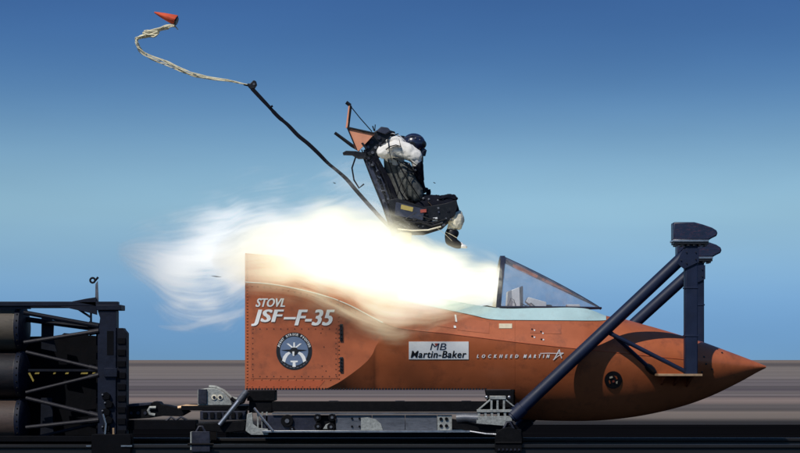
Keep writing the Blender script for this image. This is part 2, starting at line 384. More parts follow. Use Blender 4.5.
def column(X):
    tp, cu, b = top(X), chU(X), bot(X)
    k = max(kk(X), cu + .02) if X < 450 else cu + .02
    k = min(k, b - .03)
    ys = [lerp(tp, cu, 1 - (1 - i/NU)**1.0) for i in range(NU)] if X < 588 else [cu - (cu-tp)*cos(pi/2*i/NU) for i in range(NU)]
    ys += [lerp(cu, k, i/NM) for i in range(NM)]
    ys += [lerp(k, b, sin(pi/2*i/NL)) for i in range(NL + 1)]
    return ys
def hull(cols, y_ok=None):
    h = MB(); nr = NU + NM + NL + 1
    for side in (-1, 1):
        o = len(h.v); vs = []; fs = []
        for X in cols:
            for y in column(X): vs.append(HP(X, y, 0, side))
        for i in range(len(cols)-1):
            if cols[i] == 514.9: continue
            for j in range(nr-1):
                q = (i*nr+j, i*nr+j+1, (i+1)*nr+j+1, (i+1)*nr+j)
                fs.append(q if side < 0 else q[::-1])
        h.add(vs, fs)
    nv = len(cols)*nr
    for i in range(len(cols)-1):
        if cols[i] == 514.9: continue
        a, b = i*nr + nr-1, (i+1)*nr + nr-1
        h.f.append((a, a+nv, b+nv, b))                          # keel
        X = cols[i]
        if X < 385 or X > 497:
            a, b = i*nr, (i+1)*nr
            h.f.append((a, b, b+nv, a+nv))                      # rear deck and nose deck
    h.f.append(tuple(range(nr-1, -1, -1)) + tuple(range(nv, nv+nr)))   # rear bulkhead
    return h
body = hull(cols).build('fuselage', M['orange'], JSF, smooth=14, recalc=False)
# weld doubled points on the centre line of the nose
bm = bmesh.new(); bm.from_mesh(body.data); bmesh.ops.remove_doubles(bm, verts=bm.verts, dist=.0004); bm.to_mesh(body.data); bm.free()
body.data.polygons.foreach_set('use_smooth', [True]*len(body.data.polygons)); body.data.set_sharp_from_angle(angle=radians(14))
# stepped bulkhead where the belly drops ahead of the carriage
ys = [389.5 + (vbot(515.05)-389.5)*i/10 for i in range(11)]
q = MB(); pa = [HP(515.05, y) for y in ys]; pb = [HP(515.05, y, 0, 1) for y in ys]
for p in pa + pb: p.x -= .002
q.add(pa + pb, [tuple(range(11)) + tuple(range(21, 10, -1))]); q.build('belly_bulkhead', M['orange2'], JSF, smooth=0)
# cockpit tub
q = MB(); a = P(386, 330, 0); b = P(496.5, 330, 0)
fl = P(400, 350, 0).z
for X0, X1 in ((386, 496.5),):
    x0, x1 = P(X0,0,-.3).x, P(X1,0,-.3).x; zt = P(440, 312, -.3).z
    q.add([(x0,-.33,fl),(x1,-.33,fl),(x1,.33,fl),(x0,.33,fl),(x0,-.36,zt+.1),(x1,-.35,zt-.05),(x1,.35,zt-.05),(x0,.36,zt+.1)],
          [(0,1,2,3),(0,4,5,1),(1,5,6,2),(2,6,7,3),(3,7,4,0)])
q.build('cockpit_tub', M['black'], JSF, smooth=0, recalc=False)

def shell(fx, name, m, off=.004, nx=16, ny=6, parent=None, sides=(-1,), label=None):
    """thin plate laid on the hull; fx(u,v) -> photo X, y"""
    q = MB()
    for side in sides:
        vs, fs = [], []
        for lay in (off, -.004):
            for i in range(nx+1):
                for j in range(ny+1):
                    X, y = fx(i/nx, j/ny); vs.append(HP(X, y, lay, side))
        n1 = (nx+1)*(ny+1); w1 = ny+1
        for i in range(nx):
            for j in range(ny): fs.append((i*w1+j, i*w1+j+1, (i+1)*w1+j+1, (i+1)*w1+j))
        rim = [i*w1 for i in range(nx+1)] + [nx*w1+j for j in range(1, ny+1)] + [i*w1+ny for i in range(nx-1, -1, -1)] + [j for j in range(ny-1, 0, -1)]
        for a, b in zip(rim, rim[1:]+rim[:1]): fs.append((a, b, b+n1, a+n1))
        q.add(vs, fs)
    return q.build(name, m, parent or JSF, smooth=30, label=label)
def quad(p00, p10, p11, p01):
    return lambda u, v: (lerp(lerp(p00[0], p10[0], u), lerp(p01[0], p11[0], u), v), lerp(lerp(p00[1], p10[1], u), lerp(p01[1], p11[1], u), v))
low = scurve([(400,300),(440,308.3),(470,314.5),(492,319.3),(520,320),(560,320.3),(600,320.5),(612,319.5)])
for sd in (-1, 1):
    shell(lambda u, v: (lerp(398, 606, u), lerp(top(lerp(398, 606, u)) + .02, max(low(lerp(398, 606, u)), top(lerp(398,606,u))+.3), v)), 'sill', M['mint'], .010, 70, 4, None, (sd,))
hatch = shell(quad((251,327),(338,327),(338,378.5),(251,378.5)), 'access_hatch', M['orange2'], .005)
shell(quad((247.5,380.5),(325,380.5),(318,388.5),(247.5,388.5)), 'lower_edge_panel', M['orange_tip'], .003)
shell(quad((436,312.5),(454,316.2),(455.5,328.5),(437,326)), 'skin_panel', M['orange2'], .004)
shell(quad((457,316.7),(489,322.4),(489,333.5),(457.5,330)), 'skin_panel', M['orange2'], .004)
shell(quad((530,324),(561,324),(561,334),(530,333)), 'skin_panel', M['orange2'], .004)
shell(quad((499,323.6),(512,323.6),(512,328.3),(499,328.3)), 'stencil_plate', M['stencil_cream'], .006)
shell(quad((454.5,314.5),(456.2,314.8),(457.2,322),(455.4,321.6)), 'paint_mark', M['white'], .009, 2, 3)
shell(quad((453.6,325.5),(456,325.8),(456.2,328),(453.8,327.8)), 'paint_mark', M['white'], .009, 2, 3)
for y0, y1 in ((324,341),(357,372)):
    q = MB(); q.bx(339.8, y0, 343, y1, -W-.022, -W+.01)
    h = q.build('hinge', M['black'], JSF, bevel=.004)
    for k in range(4):
        q = MB(); q.disc(341.4, lerp(y0+2.5, y1-2.5, k/3), .8, -W-.030, -W-.02, 8); q.build('hinge_bolt', M['iron'], h)
# edge highlights built in as thin tubes: white on upper seam, orange on chine
q = MB(); q.tube([HP(245.5+i*2.5, chU(245.5+i*2.5), .001) for i in range(56)], .0065, 6); q.build('seam_highlight', M['white'], JSF)
q = MB(); q.tube([HP(386+i*4, chU(386+i*4), -.001) for i in range(78)], .0055, 6); q.build('chine_highlight', M['orange_tip'], JSF)
# rivets
def rivets(name, pts, r, m, parent=None):
    q = MB()
    for X, y in pts:
        p = HP(X, y, .004); n = 7
        vs = [p + Vector((r*cos(2*pi*i/n), .006, r*sin(2*pi*i/n))) for i in range(n)] + [p + Vector((r*.55*cos(2*pi*i/n), -.0045, r*.55*sin(2*pi*i/n))) for i in range(n)]
        q.add(vs, [(i, (i+1) % n, (i+1) % n + n, i+n) for i in range(n)] + [tuple(range(n, 2*n))])
    return q.build(name, m, parent or JSF, smooth=0, kind='stuff')
rv = [(247.3, 256+3.1*i) for i in range(43)] + [(339.0, 300.5 + 4.1*i) for i in range(20)]
rv += [(253+8.6*i, 378.5+1.2) for i in range(10)] + [(252+7.2*i, 386.5) for i in range(10)]
rv += [(252+i*6.1, chU(252+i*6.1)+3.4) for i in range(18)]
rv += [(258+i*5, 259+.1*i) for i in range(20)]
rivets('rivets', rv, .0105, M['orange2'])
rivets('hatch_rivets', [(253+6.95*i, 329) for i in range(13)] + [(253+6.95*i, 376.5) for i in range(13)] + [(252.8, 333+5.2*i) for i in range(9)] + [(336, 333+5.2*i) for i in range(9)] + [(321,333),(324,347),(322,366),(326,371)], .0105, M['orange_dark'], hatch)
rivets('belly_bolts', [(247+3.02*i, 388.8) for i in range(80)], .0125, M['black'])
rivets('fasteners', [(532.0,329.5),(532.2,336.5),(541,332),(541.5,339.5),(690,349),(694,352),(704,357),(722,353),(712,369),(702,372),(706,364)], .013, M['black'])
rivets('fasteners', [(534.5,330.5),(543,333.5),(534.5,337.5),(543.5,340)], .012, M['white'])

# ------------------------------------------------------------------ print on the hull
def text_mesh(s, bold=.0, space=1.0):
    cu = bpy.data.curves.new('tmp', 'FONT'); cu.body = s; cu.offset = bold; cu.space_character = space; cu.resolution_u = 3
    o = bpy.data.objects.new('tmp', cu); C.objects.link(o)
    bpy.context.view_layer.update()
    me = bpy.data.meshes.new_from_object(o.evaluated_get(bpy.context.evaluated_depsgraph_get()))
    vs = [tuple(v.co)[:2] for v in me.vertices]; fs = [tuple(p.vertices) for p in me.polygons]
    bpy.data.objects.remove(o); bpy.data.meshes.remove(me)
    x0, x1 = min(v[0] for v in vs), max(v[0] for v in vs); y0, y1 = min(v[1] for v in vs), max(v[1] for v in vs)
    return [((a-x0)/(x1-x0), (b-y0)/(y1-y0)) for a, b in vs], fs
def lettering(s, X0, X1, ytop, ybot, m, off=.006, shear=0.0, bold=.0, space=1.0, parent=None, name='lettering', slope=0.0):
    vs, fs = text_mesh(s, min(bold,.012), space); q = MB(); hgt = ybot - ytop; ww = (X1 - X0) - abs(shear)*hgt
    par = list(range(len(vs)))                       # split the line into its letters
    def root_(a):
        while par[a] != a: a = par[a]
        return a
    for f_ in fs:
        for a in f_[1:]: par[root_(a)] = root_(f_[0])
    isl = {}
    for f_ in fs: isl.setdefault(root_(f_[0]), []).append(f_)
    spans = sorted((min(vs[a][0] for f_ in F for a in f_), max(vs[a][0] for f_ in F for a in f_), F) for F in isl.values())
    letters = []
    for a, b, F in spans:
        if letters and a < letters[-1][1] - .002: letters[-1] = (letters[-1][0], max(b, letters[-1][1]), letters[-1][2] + F)
        else: letters.append((a, b, list(F)))
    for _, _, F in letters:
        q = MB(); used = sorted({a for f_ in F for a in f_}); ix = {a: n_ for n_, a in enumerate(used)}
        for k in range(3 if bold else 1):
            dx = (k-1)*bold*hgt*2.2 if bold else 0
            q.add([HP(X0 + vs[a][0]*ww + shear*hgt*vs[a][1] + dx, ybot - vs[a][1]*hgt + slope*vs[a][0], off + k*.0004) for a in used], [tuple(ix[a] for a in f_) for f_ in F])
        q.build('letter', m, parent or JSF, smooth=0)
lettering('STOVL', 255.5, 287, 298.3, 307, M['print_white'], .007, .28, .014)
lettering('JSF', 251.5, 283.5, 309.5, 326, M['print_white'], .009, .28, .018, 1.05)
lettering('F-35', 295, 335, 309.5, 325.6, M['print_white'], .009, .28, .018, 1.05)
q = MB(); q.add([HP(*p, .009) for p in ((283.5,319.4),(295.5,319.4),(296.2,317.1),(284.2,317.1))], [(0,1,2,3)]); q.build('lettering', M['print_white'], JSF, smooth=0)
plate = shell(quad((408.8,341.6),(468.6,341.6),(468.6,359.4),(408.8,359.4)), 'sponsor_plate', M['print_white'], .006)
lettering('Martin-Baker', 410.8, 466.8, 350.8, 357.8, M['black'], .009, .2, .009, 1.08, plate)
# stylised monogram over the name
lettering('M', 430, 439.5, 343.3, 350, M['seat_slate'], .009, .25, 0, 1, plate)
lettering('B', 439.6, 447.5, 343.3, 350, M['seat_slate'], .009, .25, 0, 1, plate)
q = MB(); q.add([HP(*p, .012) for p in ((434.3,343.4),(438.2,343.4),(436.1,346.6))], [(0,2,1)]); q.build('triangle_mark', M['red'], plate, smooth=0)
lettering('LOCKHEED', 476.8, 518.5, 354.5, 358.0, M['print_white'], .006, .25, .03, 2.5)
lettering('MARTIN', 523.5, 549.5, 354.5, 358.0, M['print_white'], .006, .25, .03, 2.5)
def hline(name, pts, wd, m, parent=None, off=.008):
    """thin painted line on the hull"""
    q = MB(); vs = []; n = len(pts)
    for i, (X, y) in enumerate(pts):
        a = pts[max(0, i-1)]; b = pts[min(n-1, i+1)]; dx, dy = b[0]-a[0], b[1]-a[1]; l = math.hypot(dx, dy)
        for sg in (-1, 1): vs.append(HP(X - sg*dy/l*wd/2, y + sg*dx/l*wd/2, off))
    q.add(vs, [(2*i, 2*i+1, 2*i+3, 2*i+2) for i in range(n-1)]); return q.build(name, m, parent or JSF, smooth=0)
star = hline('star_mark', [(540,353.4),(549,353.2),(556,353.4),(563.5,353.0)], .7, M['white'])
hline('star_stroke', [(554,359.5),(557,354),(559.3,349.6)], 1.0, M['white'], star)
hline('star_stroke', [(559.3,349.6),(560,353.5),(561.6,358.4)], .9, M['white'], star)
hline('star_stroke', [(563.5,353.0),(558,356),(553,360)], .8, M['white'], star)
# round emblem on the hatch
EX, EY, ER = 294.2, 351.2, 18.2
def hdisc(name, X, y, rx, ry, m, off, parent, r0=0.0):
    q = MB(); n = 48; vs = [HP(X + rx*cos(2*pi*i/n), y + ry*sin(2*pi*i/n), off) for i in range(n)]
    if r0:
        vs += [HP(X + r0*rx*cos(2*pi*i/n), y + r0*ry*sin(2*pi*i/n), off) for i in range(n)]
        q.add(vs, [(i, (i+1) % n, (i+1) % n + n, i+n) for i in range(n)])
    else:
        q.add(vs, [tuple(range(n))])
    return q.build(name, m, parent, smooth=0)
emb = hdisc('emblem', EX, EY, ER*.985, ER*1.03, M['black'], .008, JSF)
hdisc('emblem_field', EX, EY, ER*.77, ER*.80, M['emblem_blue'], .010, emb)
def epoly(name, pts, m, off=.012):
    q = MB(); q.add([HP(EX + a*ER, EY + b*ER, off) for a, b in pts], [tuple(range(len(pts)))]); return q.build(name, m, emb, smooth=0)
def earc_text(s, a0, a1, rad, h, flip=False):
    for i, ch in enumerate(s):
        if ch == ' ': continue
        vs, fs = text_mesh(ch, .02); a = lerp(a0, a1, i/(len(s)-1)); q = MB(); wd = h*(.35 if ch == 'I' else .8)
        pts = []
        for u, v in vs:
            lx, ly = (u-.5)*wd, (v-.5)*h
            if flip: r_, t_ = rad - ly, lx/rad; an = a - t_
            else: r_, t_ = rad + ly, lx/rad; an = a + t_
            pts.append(HP(EX + ER*r_*sin(an), EY - ER*1.04*r_*cos(an), .011))
        q.add(pts, fs); q.build('emblem_letter', M['white'], emb, smooth=0)
earc_text('JOINT STRIKE FIGHTER', radians(-74), radians(74), .885, .125)
for k in range(9):     # the lower legend cannot be read: short pale dashes
    a = radians(130 + k*12.5)
    q = MB(); q.add([HP(EX + ER*r_*sin(a+t_), EY - ER*1.04*r_*cos(a+t_), .011) for r_, t_ in ((.85,-.07),(.85,.07),(.91,.07),(.91,-.07))], [(0,1,2,3)]); q.build('emblem_dash', M['alu'], emb, smooth=0)
def arcband(cx, cy, r0, r1, a0, a1, n=10):
    o = [(cx + r1*cos(lerp(a0,a1,i/n)), cy + r1*sin(lerp(a0,a1,i/n))) for i in range(n+1)]
    return o + [(cx + r0*cos(lerp(a0,a1,i/n)), cy + r0*sin(lerp(a0,a1,i/n))) for i in range(n, -1, -1)]
epoly('emblem_trail', [(-.66,.52),(-.60,.30),(-.46,.12),(-.28,.03),(-.20,.12),(-.34,.24),(-.44,.42),(-.50,.62)], M['white'])
epoly('emblem_trail', [(.66,.52),(.60,.30),(.46,.12),(.28,.03),(.20,.12),(.34,.24),(.44,.42),(.50,.62)], M['white'])
epoly('emblem_sword', [(-.42,-.42),(-.30,-.42),(.12,-.08),(.06,-.02)], M['white'])
epoly('emblem_sword', [(.42,-.42),(.30,-.42),(-.12,-.08),(-.06,-.02)], M['white'], .0125)
epoly('emblem_sword', [(-.04,-.48),(.04,-.48),(.05,-.1),(-.05,-.1)], M['white'], .013)
epoly('emblem_jet', [(-.72,-.06),(-.2,-.10),(-.12,-.2),(.12,-.2),(.2,-.10),(.72,-.06),(.22,.02),(.16,.16),(.02,.22),(-.16,.10),(-.22,.02)], M['black'], .0145)
epoly('emblem_nose', [(-.10,.02),(.02,.02),(.0,.28),(-.08,.24)], M['white'], .016)
epoly('emblem_tower', [(-.20,.52),(.20,.52),(.20,.60),(.07,.62),(.09,.86),(-.09,.86),(-.07,.62),(-.20,.60)], M['white'])
# round black badge low on the nose
bd = hdisc('nose_badge', 613.2, 380, 8.8, 8.8, M['black'], .006, JSF)
def bpoly(pts, m):
    q = MB(); q.add([HP(613.2 + a*8.8, 380 + b*8.8, .009) for a, b in pts], [tuple(range(len(pts)))]); q.build('badge_mark', m, bd, smooth=0)
bpoly([(-.45,-.35),(-.1,-.45),(-.05,-.25),(-.4,-.15)], M['stencil_cream'])
bpoly([(.05,-.5),(.4,-.4),(.5,-.1),(.35,-.05),(.25,-.3)], M['orange2'])
bpoly([(-.12,.08),(.12,.02),(.15,.25),(-.1,.3)], M['red'])
bpoly([(-.55,.1),(-.4,.0),(-.3,.4),(-.42,.45)], M['orange2'])
bpoly([(.3,.2),(.5,.1),(.45,.45),(.3,.4)], M['stencil_cream'])

# ------------------------------------------------------------------ windscreen
WB = half(500, top(500)) + .002
zs = P(500, 307.6, -WB).z; xb = P(499.5, 308, -WB).x; xt = P(503.5, 257, 0).x; Hh = P(503.5, 257, 0).z - zs
xf = P(601, 312, 0).x
def ws(u, a):
    """u along the screen from bow to tip, a across (0 near sill, pi far sill)"""
    hw = WB*max(0.02, (1 - u**1.7))**.8; hh = Hh*((1-u)**.95 + .10*u*(1-u)); xs = lerp(xb, xf, u)
    lean = (xt - xb)*(1-u)
    zz = sin(a)**.8*hh
    return Vector((xs + lean*sin(a), -hw*cos(a), zs + zz))
q = MB(); nu, na = 24, 20; vs = [ws(i/nu, pi*j/na) for i in range(nu+1) for j in range(na+1)]
q.add(vs, [(i*(na+1)+j, (i+1)*(na+1)+j, (i+1)*(na+1)+j+1, i*(na+1)+j+1) for i in range(nu) for j in range(na)])
scr = q.build('windscreen', M['glass'], JSF, smooth=60)
def ribbon_frame(pts, r0, r1, name):
    q = MB(); q.tube(pts, r0, 8, flat=r1/r0); return q.build(name, M['gasket'], scr)
q = MB(); vs, fs = [], []
for j in range(na+1):
    a = pi*j/na; p = ws(0, a); nrm = Vector((0, -cos(a), sin(a)))
    for dx, dn in ((-.038,-.02),(.014,-.02),(.014,.014),(-.038,.014)): vs.append(p + Vector((dx,0,0)) + nrm*dn)
for j in range(na):
    for k in range(4): fs.append((j*4+k, j*4+(k+1) % 4, (j+1)*4+(k+1) % 4, (j+1)*4+k))
q.add(vs, fs); q.build('bow_frame', M['gasket'], scr, smooth=30)
q = MB(); q.tube([ws(i/20, pi/2) + Vector((0,0,-.004)) for i in range(21)], .012, 8); q.build('refraction_edge', M['gasket'], scr)  # dark edge of refraction in the glass, built in as a tube
for sd in (0, pi):
    q = MB(); q.tube([ws(i/20, sd) + Vector((0,0,.006)) for i in range(21)], .014, 6); q.build('sill_frame', M['gasket'], scr)
# gear on the coaming behind the screen
def inst(pts, Y0, Y1, m, name='instrument_box', bev=.006):
    q = MB(); q.prism(pts, Y0, Y1); return q.build(name, m, JSF, bevel=bev)
inst([(506.5,308),(507.5,291.5),(519.5,287),(520.5,308)], -.16, .05, M['white'])
inst([(520.6,308),(521.4,286),(523,286),(523.2,308)], -.2, .1, M['gasket'], 'instrument_panel')
inst([(526,301.5),(528.5,297),(546.5,302),(546.5,308),(534,308)], -.2, .02, M['white'])
inst([(546.8,308),(547,304.5),(552,305),(552.5,308)], -.15, .02, M['black'], 'cable_box')
inst([(568,307.8),(567,304.3),(579.5,304.3),(581,307.8)], -.1, .08, M['white'])
q = MB(); q.ptube([(521,303,-.2),(526,306,-.21),(531,303,-.21),(536,307.5,-.21),(545,308,-.2)], .006, 6); q.build('cable', M['iron'], JSF)
q = MB(); q.ptube([(507,309,-.18),(511,298,-.19),(514,300,-.19),(516,308,-.18)], .005, 6); q.build('cable', M['alu'], JSF)
q = MB(); q.ptube([(478,306.2,-.37),(481,306.8,-.372),(487,306,-.374),(496,308,-.374)], .008, 6); q.build('cable', M['iron'], JSF)

# ------------------------------------------------------------------ pod masts on the nose
def mast(Y, near):
    sd = -1 if Y < 0 else 1
    if near: xp0, xp1, yt, yb, dx, dy = 685.2, 698, 243, 375.5, 0, 0
    else:    xp0, xp1, yt, yb, dx, dy = 691.5, 704.3, 260, 375, 4, 17
    t = .055
    q = MB(); q.bx(xp0, yt, xp1, yb, Y-t*sd*-1 if False else Y-t, Y+t)
    post = q.build('mast', M['navy'], JSF, bevel=.012)
    pod = [(673.5,222),(694.5,222),(703,224.3),(712.5,227.6),(716.6,230.2),(718,233),(716.5,236),(712,238.2),(709,240),(673.5,240)]
    q = MB(); q.prism([(a+dx, b+dy) for a, b in pod], Y-.085, Y+.085)
    pd = q.build('pod', M['pod'], post, bevel=.014)
    q = MB(); q.bx(673+dx, 239.6+dy, 709+dx, 241.8+dy, Y-.10, Y+.10); q.build('pod_plate', M['steel'], post, bevel=.003)
    q = MB(); q.bx(674+dx, 241.9+dy, 708.6+dx, 244.2+dy, Y-.09, Y+.09)
    for k in range(6): q.bx(675.5+dx+k*5.8, 244.2+dy, 678+dx+k*5.8, 246+dy, Y-.085, Y+.085)
    q.build('pod_base', M['black'], post, bevel=.003)
    # long brace down to the carriage
    a = P(xp0+4, yt+8, Y); b = P(511.5, 418, -.70) if near else P(519, 428, .70)
    q = MB(); q.tube([a, b], .066, 16); br = q.build('brace', M['navy'], JSF)
    q = MB(); q.tube([b + (a-b).normalized()*.02, b + (a-b).normalized()*.16], .078, 14); q.build('brace_collar', M['navy'], br, bevel=.004)
    # bolted splice plate where the brace meets the mast
    for sg in (-1, 1):
        q = MB(); q.prism([(xp0-9, yt+20),(xp0-2, yt+6),(xp1+1, yt+5),(xp1+1, yt+19),(xp0-1, yt+26)], Y + sg*.068 - .006, Y + sg*.068 + .006); sp_l = q.build('splice_plate', M['navy'], post, bevel=.002)
        for bx0, by0 in ((xp0+1.5,yt+9),(xp1-2,yt+9),(xp1-2,yt+16),(xp0+1.5,yt+20),(xp0-4,yt+17)):
            q = MB(); q.disc(bx0, by0, .75, Y + sg*.081 - .008, Y + sg*.081 + .006, 6); q.build('plate_bolt', M['alu_dark'], post)
    for yy in (yt+44, yt+92):
        q = MB(); q.bx(xp0-.5, yy, xp1+.5, yy+1.6, Y-t-.006, Y+t+.006); q.build('weld_band', M['navy'], post, bevel=.003)
    # foot bracket on the hull side
    hy = half(690, 373)
    fz = P(690, 375, Y)
    q = MB(); x0, x1 = P(657,0,Y).x, P(701,0,Y).x
    y0, y1 = sorted((Y + .09*sd, sd*(hy-.06)))
    q.box((x0, y0, fz.z-.012), (x1, y1, fz.z+.012))
    fo = q.build('mast_foot', M['tan'] if near else M['orange2'], JSF, bevel=.003)
    q = MB(); zz = fz.z-.013
    for xx in (lerp(x0,x1,.2), lerp(x0,x1,.5), lerp(x0,x1,.8)):
        yo, yi = Y + .06*sd, sd*(half(690,386)-.05)
        q.add([(xx-.008,yo,zz),(xx-.008,yi,zz),(xx-.008,yi,zz-.14),(xx+.008,yo,zz),(xx+.008,yi,zz),(xx+.008,yi,zz-.14)], [(0,1,2),(5,4,3),(0,3,4,1),(1,4,5,2),(2,5,3,0)])
    q.build('gusset', M['orange2'], fo, smooth=0)
    # thin struts from the brace to the foot and to the hull
    d = b - a
    def onbrace(X): k = (P(X, 0, Y).x - a.x)/d.x; return a + d*k
    q = MB(); q.tube([onbrace(604 if near else 612), P(691, 374.5, Y + .0)], .024, 10); q.build('strut', M['navy'], JSF)
    e = HP(655, 373, .0, sd)
    q = MB(); s0 = onbrace(606); q.tube([s0, e], .022, 10); st = q.build('strut', M['navy'], JSF)
    q = MB(); dv = (s0-e).normalized(); q.tube([e + dv*.005, e + dv*.05, e + dv*.10, e + dv*.14], [.03,.042,.042,.028], 12); q.build('strut_end', M['black'], st)
mast(-.60, True)
mast(.60, False)

# ------------------------------------------------------------------ carriage under the cockpit
CAR = thing('sled_carriage', 'low dark carriage with silver side plate riding the rails under the orange cockpit', 'sled carriage', P(380, 450, 0))
for sd, Yo in ((-1, -.66), (1, .50)):
    q = MB(); q.bx(272, 401.5, 500, 411.8, Yo, Yo+.16); q.build('top_beam', M['iron'], CAR, bevel=.006)
    q = MB(); q.bx(272, 413, 500, 414.4, Yo-.02, Yo+.16); q.build('beam_lip', M['alu'] if sd < 0 else M['iron'], CAR)
    q = MB(); q.bx(262, 430.6, 470, 432.6, Yo-.05, Yo+.18); q.build('bottom_flange', M['steel'] if sd < 0 else M['iron'], CAR, bevel=.002)
Yo = -.66
for a, b, m in ((262,291,'alu_dark'),(291.4,316,'alu_dark'),(336,371.8,'alu'),(372.2,405,'alu'),(405.4,437,'alu')):
    q = MB(); q.bx(a, 415.2, b, 430.4, Yo+.01, Yo+.05); q.build('side_plate', M[m], CAR, bevel=.003)
q = MB(); q.bx(316.4, 415.2, 335.6, 430.4, Yo+.04, Yo+.08); q.build('side_plate', M['iron'], CAR, bevel=.003)
q = MB(); q.bx(437.4, 415.2, 452, 430.4, Yo+.0, Yo+.06); q.build('side_plate', M['dirty_white'], CAR, bevel=.003)
for X, y, r in ((287,421,6.2),(317.5,417.5,3.8),(332,417.5,4),(318,426.5,3.6),(331,427,4),(292,429,2.5)):
    q = MB(); q.disc(X, y, r, Yo-.02, Yo+.05, 20)
    h = q.build('hub', M['iron'], CAR, bevel=.004)
    q = MB(); q.disc(X, y, r*.35, Yo-.032, Yo-.018, 10); q.build('hub_bolt', M['alu'], h)
q = MB(); q.prism([(323,429),(326,424.5),(330,423),(331,425.5),(327.5,429)], Yo-.01, Yo+.03); q.build('clevis', M['dirty_white'], CAR, bevel=.003)
for X in (352,359.5):
    for y in (418.5,426.5):
        q = MB(); q.disc(X, y, 1.1, Yo-.004, Yo+.02, 8); q.build('plate_bolt', M['iron'], CAR)
q = MB(); q.prism([(361,430.2),(361,418),(368,417.4),(376,419.5),(381,424),(383,430.2)], Yo-.006, Yo+.012); q.build('cover_patch', M['dirty_white'], CAR, bevel=.002, label='pale scuffed quarter-round cover on the side plate')
for X in (441,446.5):
    for y in (419,426): q = MB(); q.disc(X, y, 1.7, Yo-.015, Yo+.02, 10); q.build('plate_bolt', M['iron'], CAR)
# rear mount block, front mount block, cross members
for sd in (-1, 1):
    y0, y1 = (-.60, -.30) if sd < 0 else (.30, .60)
    q = MB(); q.bx(247, 390.6, 275, 401, y0, y1); q.bx(249, 401, 272, 413, y0+.02, y1); q.build('rear_mount', M['iron'], CAR, bevel=.006)
    q = MB(); q.prism([(486,390.4),(513.8,390.4),(513.8,416),(500,416),(488,401)], -.46 if sd < 0 else .18, -.18 if sd < 0 else .46); q.build('front_mount', M['iron'], CAR, bevel=.006)
for X in (256, 330, 400, 470, 506):
    q = MB(); q.bx(X-5, 403, X+5, 411, -.5, .5); q.build('cross_member', M['iron'], CAR, bevel=.004)
# lower skirt that closes the carriage between the flange and the rail
q = MB(); q.bx(226, 433, 500, 437.5, -.60, -.50); q.build('keel_beam', M['iron'], CAR)
q = MB(); q.bx(226, 433, 500, 437.5, .50, .60); q.build('keel_beam', M['iron'], CAR)
# rear struts and white fitting
q = MB(); q.ptube([(246.5,391.5,-.68),(219.5,425,-.70)], .026, 12); st = q.build('strut', M['steel'], CAR)
q = MB(); q.ptube([(247,391,-.68),(239,401,-.685)], .034, 12); q.build('strut_sleeve', M['alu'], st)
q = MB(); q.ptube([(254,408,-.70),(273,431,-.71)], .014, 10); q.build('strut', M['steel'], CAR)
q = MB(); q.prism([(245.5,431),(247,414),(252,412.5),(253,424),(258,428),(268,429),(268,435),(251,435)], -.66, -.60); q.build('rear_bracket', M['dirty_white'], CAR, bevel=.004)
for X in (257,261.5,266):
    q = MB(); q.bx(X, 412, X+1.5, 428, -.65, -.62); q.build('bracket_web', M['dirty_white'], CAR)
# front casting, stepped like a small bridge
q = MB(); q.prism([(476.5,424),(476.5,416.5),(512,416),(512,421),(506,421.5),(505,426),(477,423.5)], -.74, -.60); fc = q.build('front_casting', M['dirty_white'], CAR, bevel=.004)
q = MB(); q.prism([(490,396),(506,396),(506,399.5),(490,399.5)], -.74, -.60); q.build('casting_cap', M['dirty_white'], fc, bevel=.004)
for a, b, c_ in (((491,399.3),(479,409.5),2.2),((505,399.3),(514,406.5),2.2)):
    q = MB(); q.prism([(a[0]-c_/2,a[1]),(a[0]+c_/2,a[1]),(b[0]+c_/2,b[1]),(b[0]-c_/2,b[1])], -.73, -.62); q.build('casting_leg', M['dirty_white'], fc, bevel=.003)
for X in (491.5, 497.6, 504):
    q = MB(); q.bx(X-1, 399.5, X+1, 410, -.73, -.62); q.build('casting_leg', M['dirty_white'], fc, bevel=.002)
q = MB(); q.bx(477, 409.6, 513, 412.4, -.745, -.6); q.build('casting_shelf', M['dirty_white'], fc, bevel=.003)
for X in (479,485.5,492,498.5,505):
    q = MB(); q.bx(X-1.2, 412.4, X+1.2, 416.3, -.735, -.61); q.build('casting_post', M['dirty_white'], fc, bevel=.002)
for X in (486.5, 509.2):
    q = MB(); q.ball(P(X, 397.2, -.70), .02, 10, 6); q.build('casting_bolt', M['steel'], fc)
q = MB(); q.ptube([(457,418.3,-.66),(466,417.6,-.68),(478,418.5,-.69)], [.05,.045,.055], 12); q.build('pipe', M['alu'], CAR)
q = MB(); q.prism([(452,419),(478,424.5),(504,426.5),(506,431),(470,431),(452,428)], -.68, -.55); q.build('front_arm', M['iron'], CAR, bevel=.004)
q = MB(); q.ptube([(470,431.5,-.70),(486,434,-.72),(497,434.5,-.73)], .012, 8); q.build('strut', M['steel'], CAR)
q = MB(); q.prism([(505,411),(515.5,406),(516,421),(506,421)], -.66, -.52); q.build('brace_socket', M['navy'], CAR, bevel=.004)
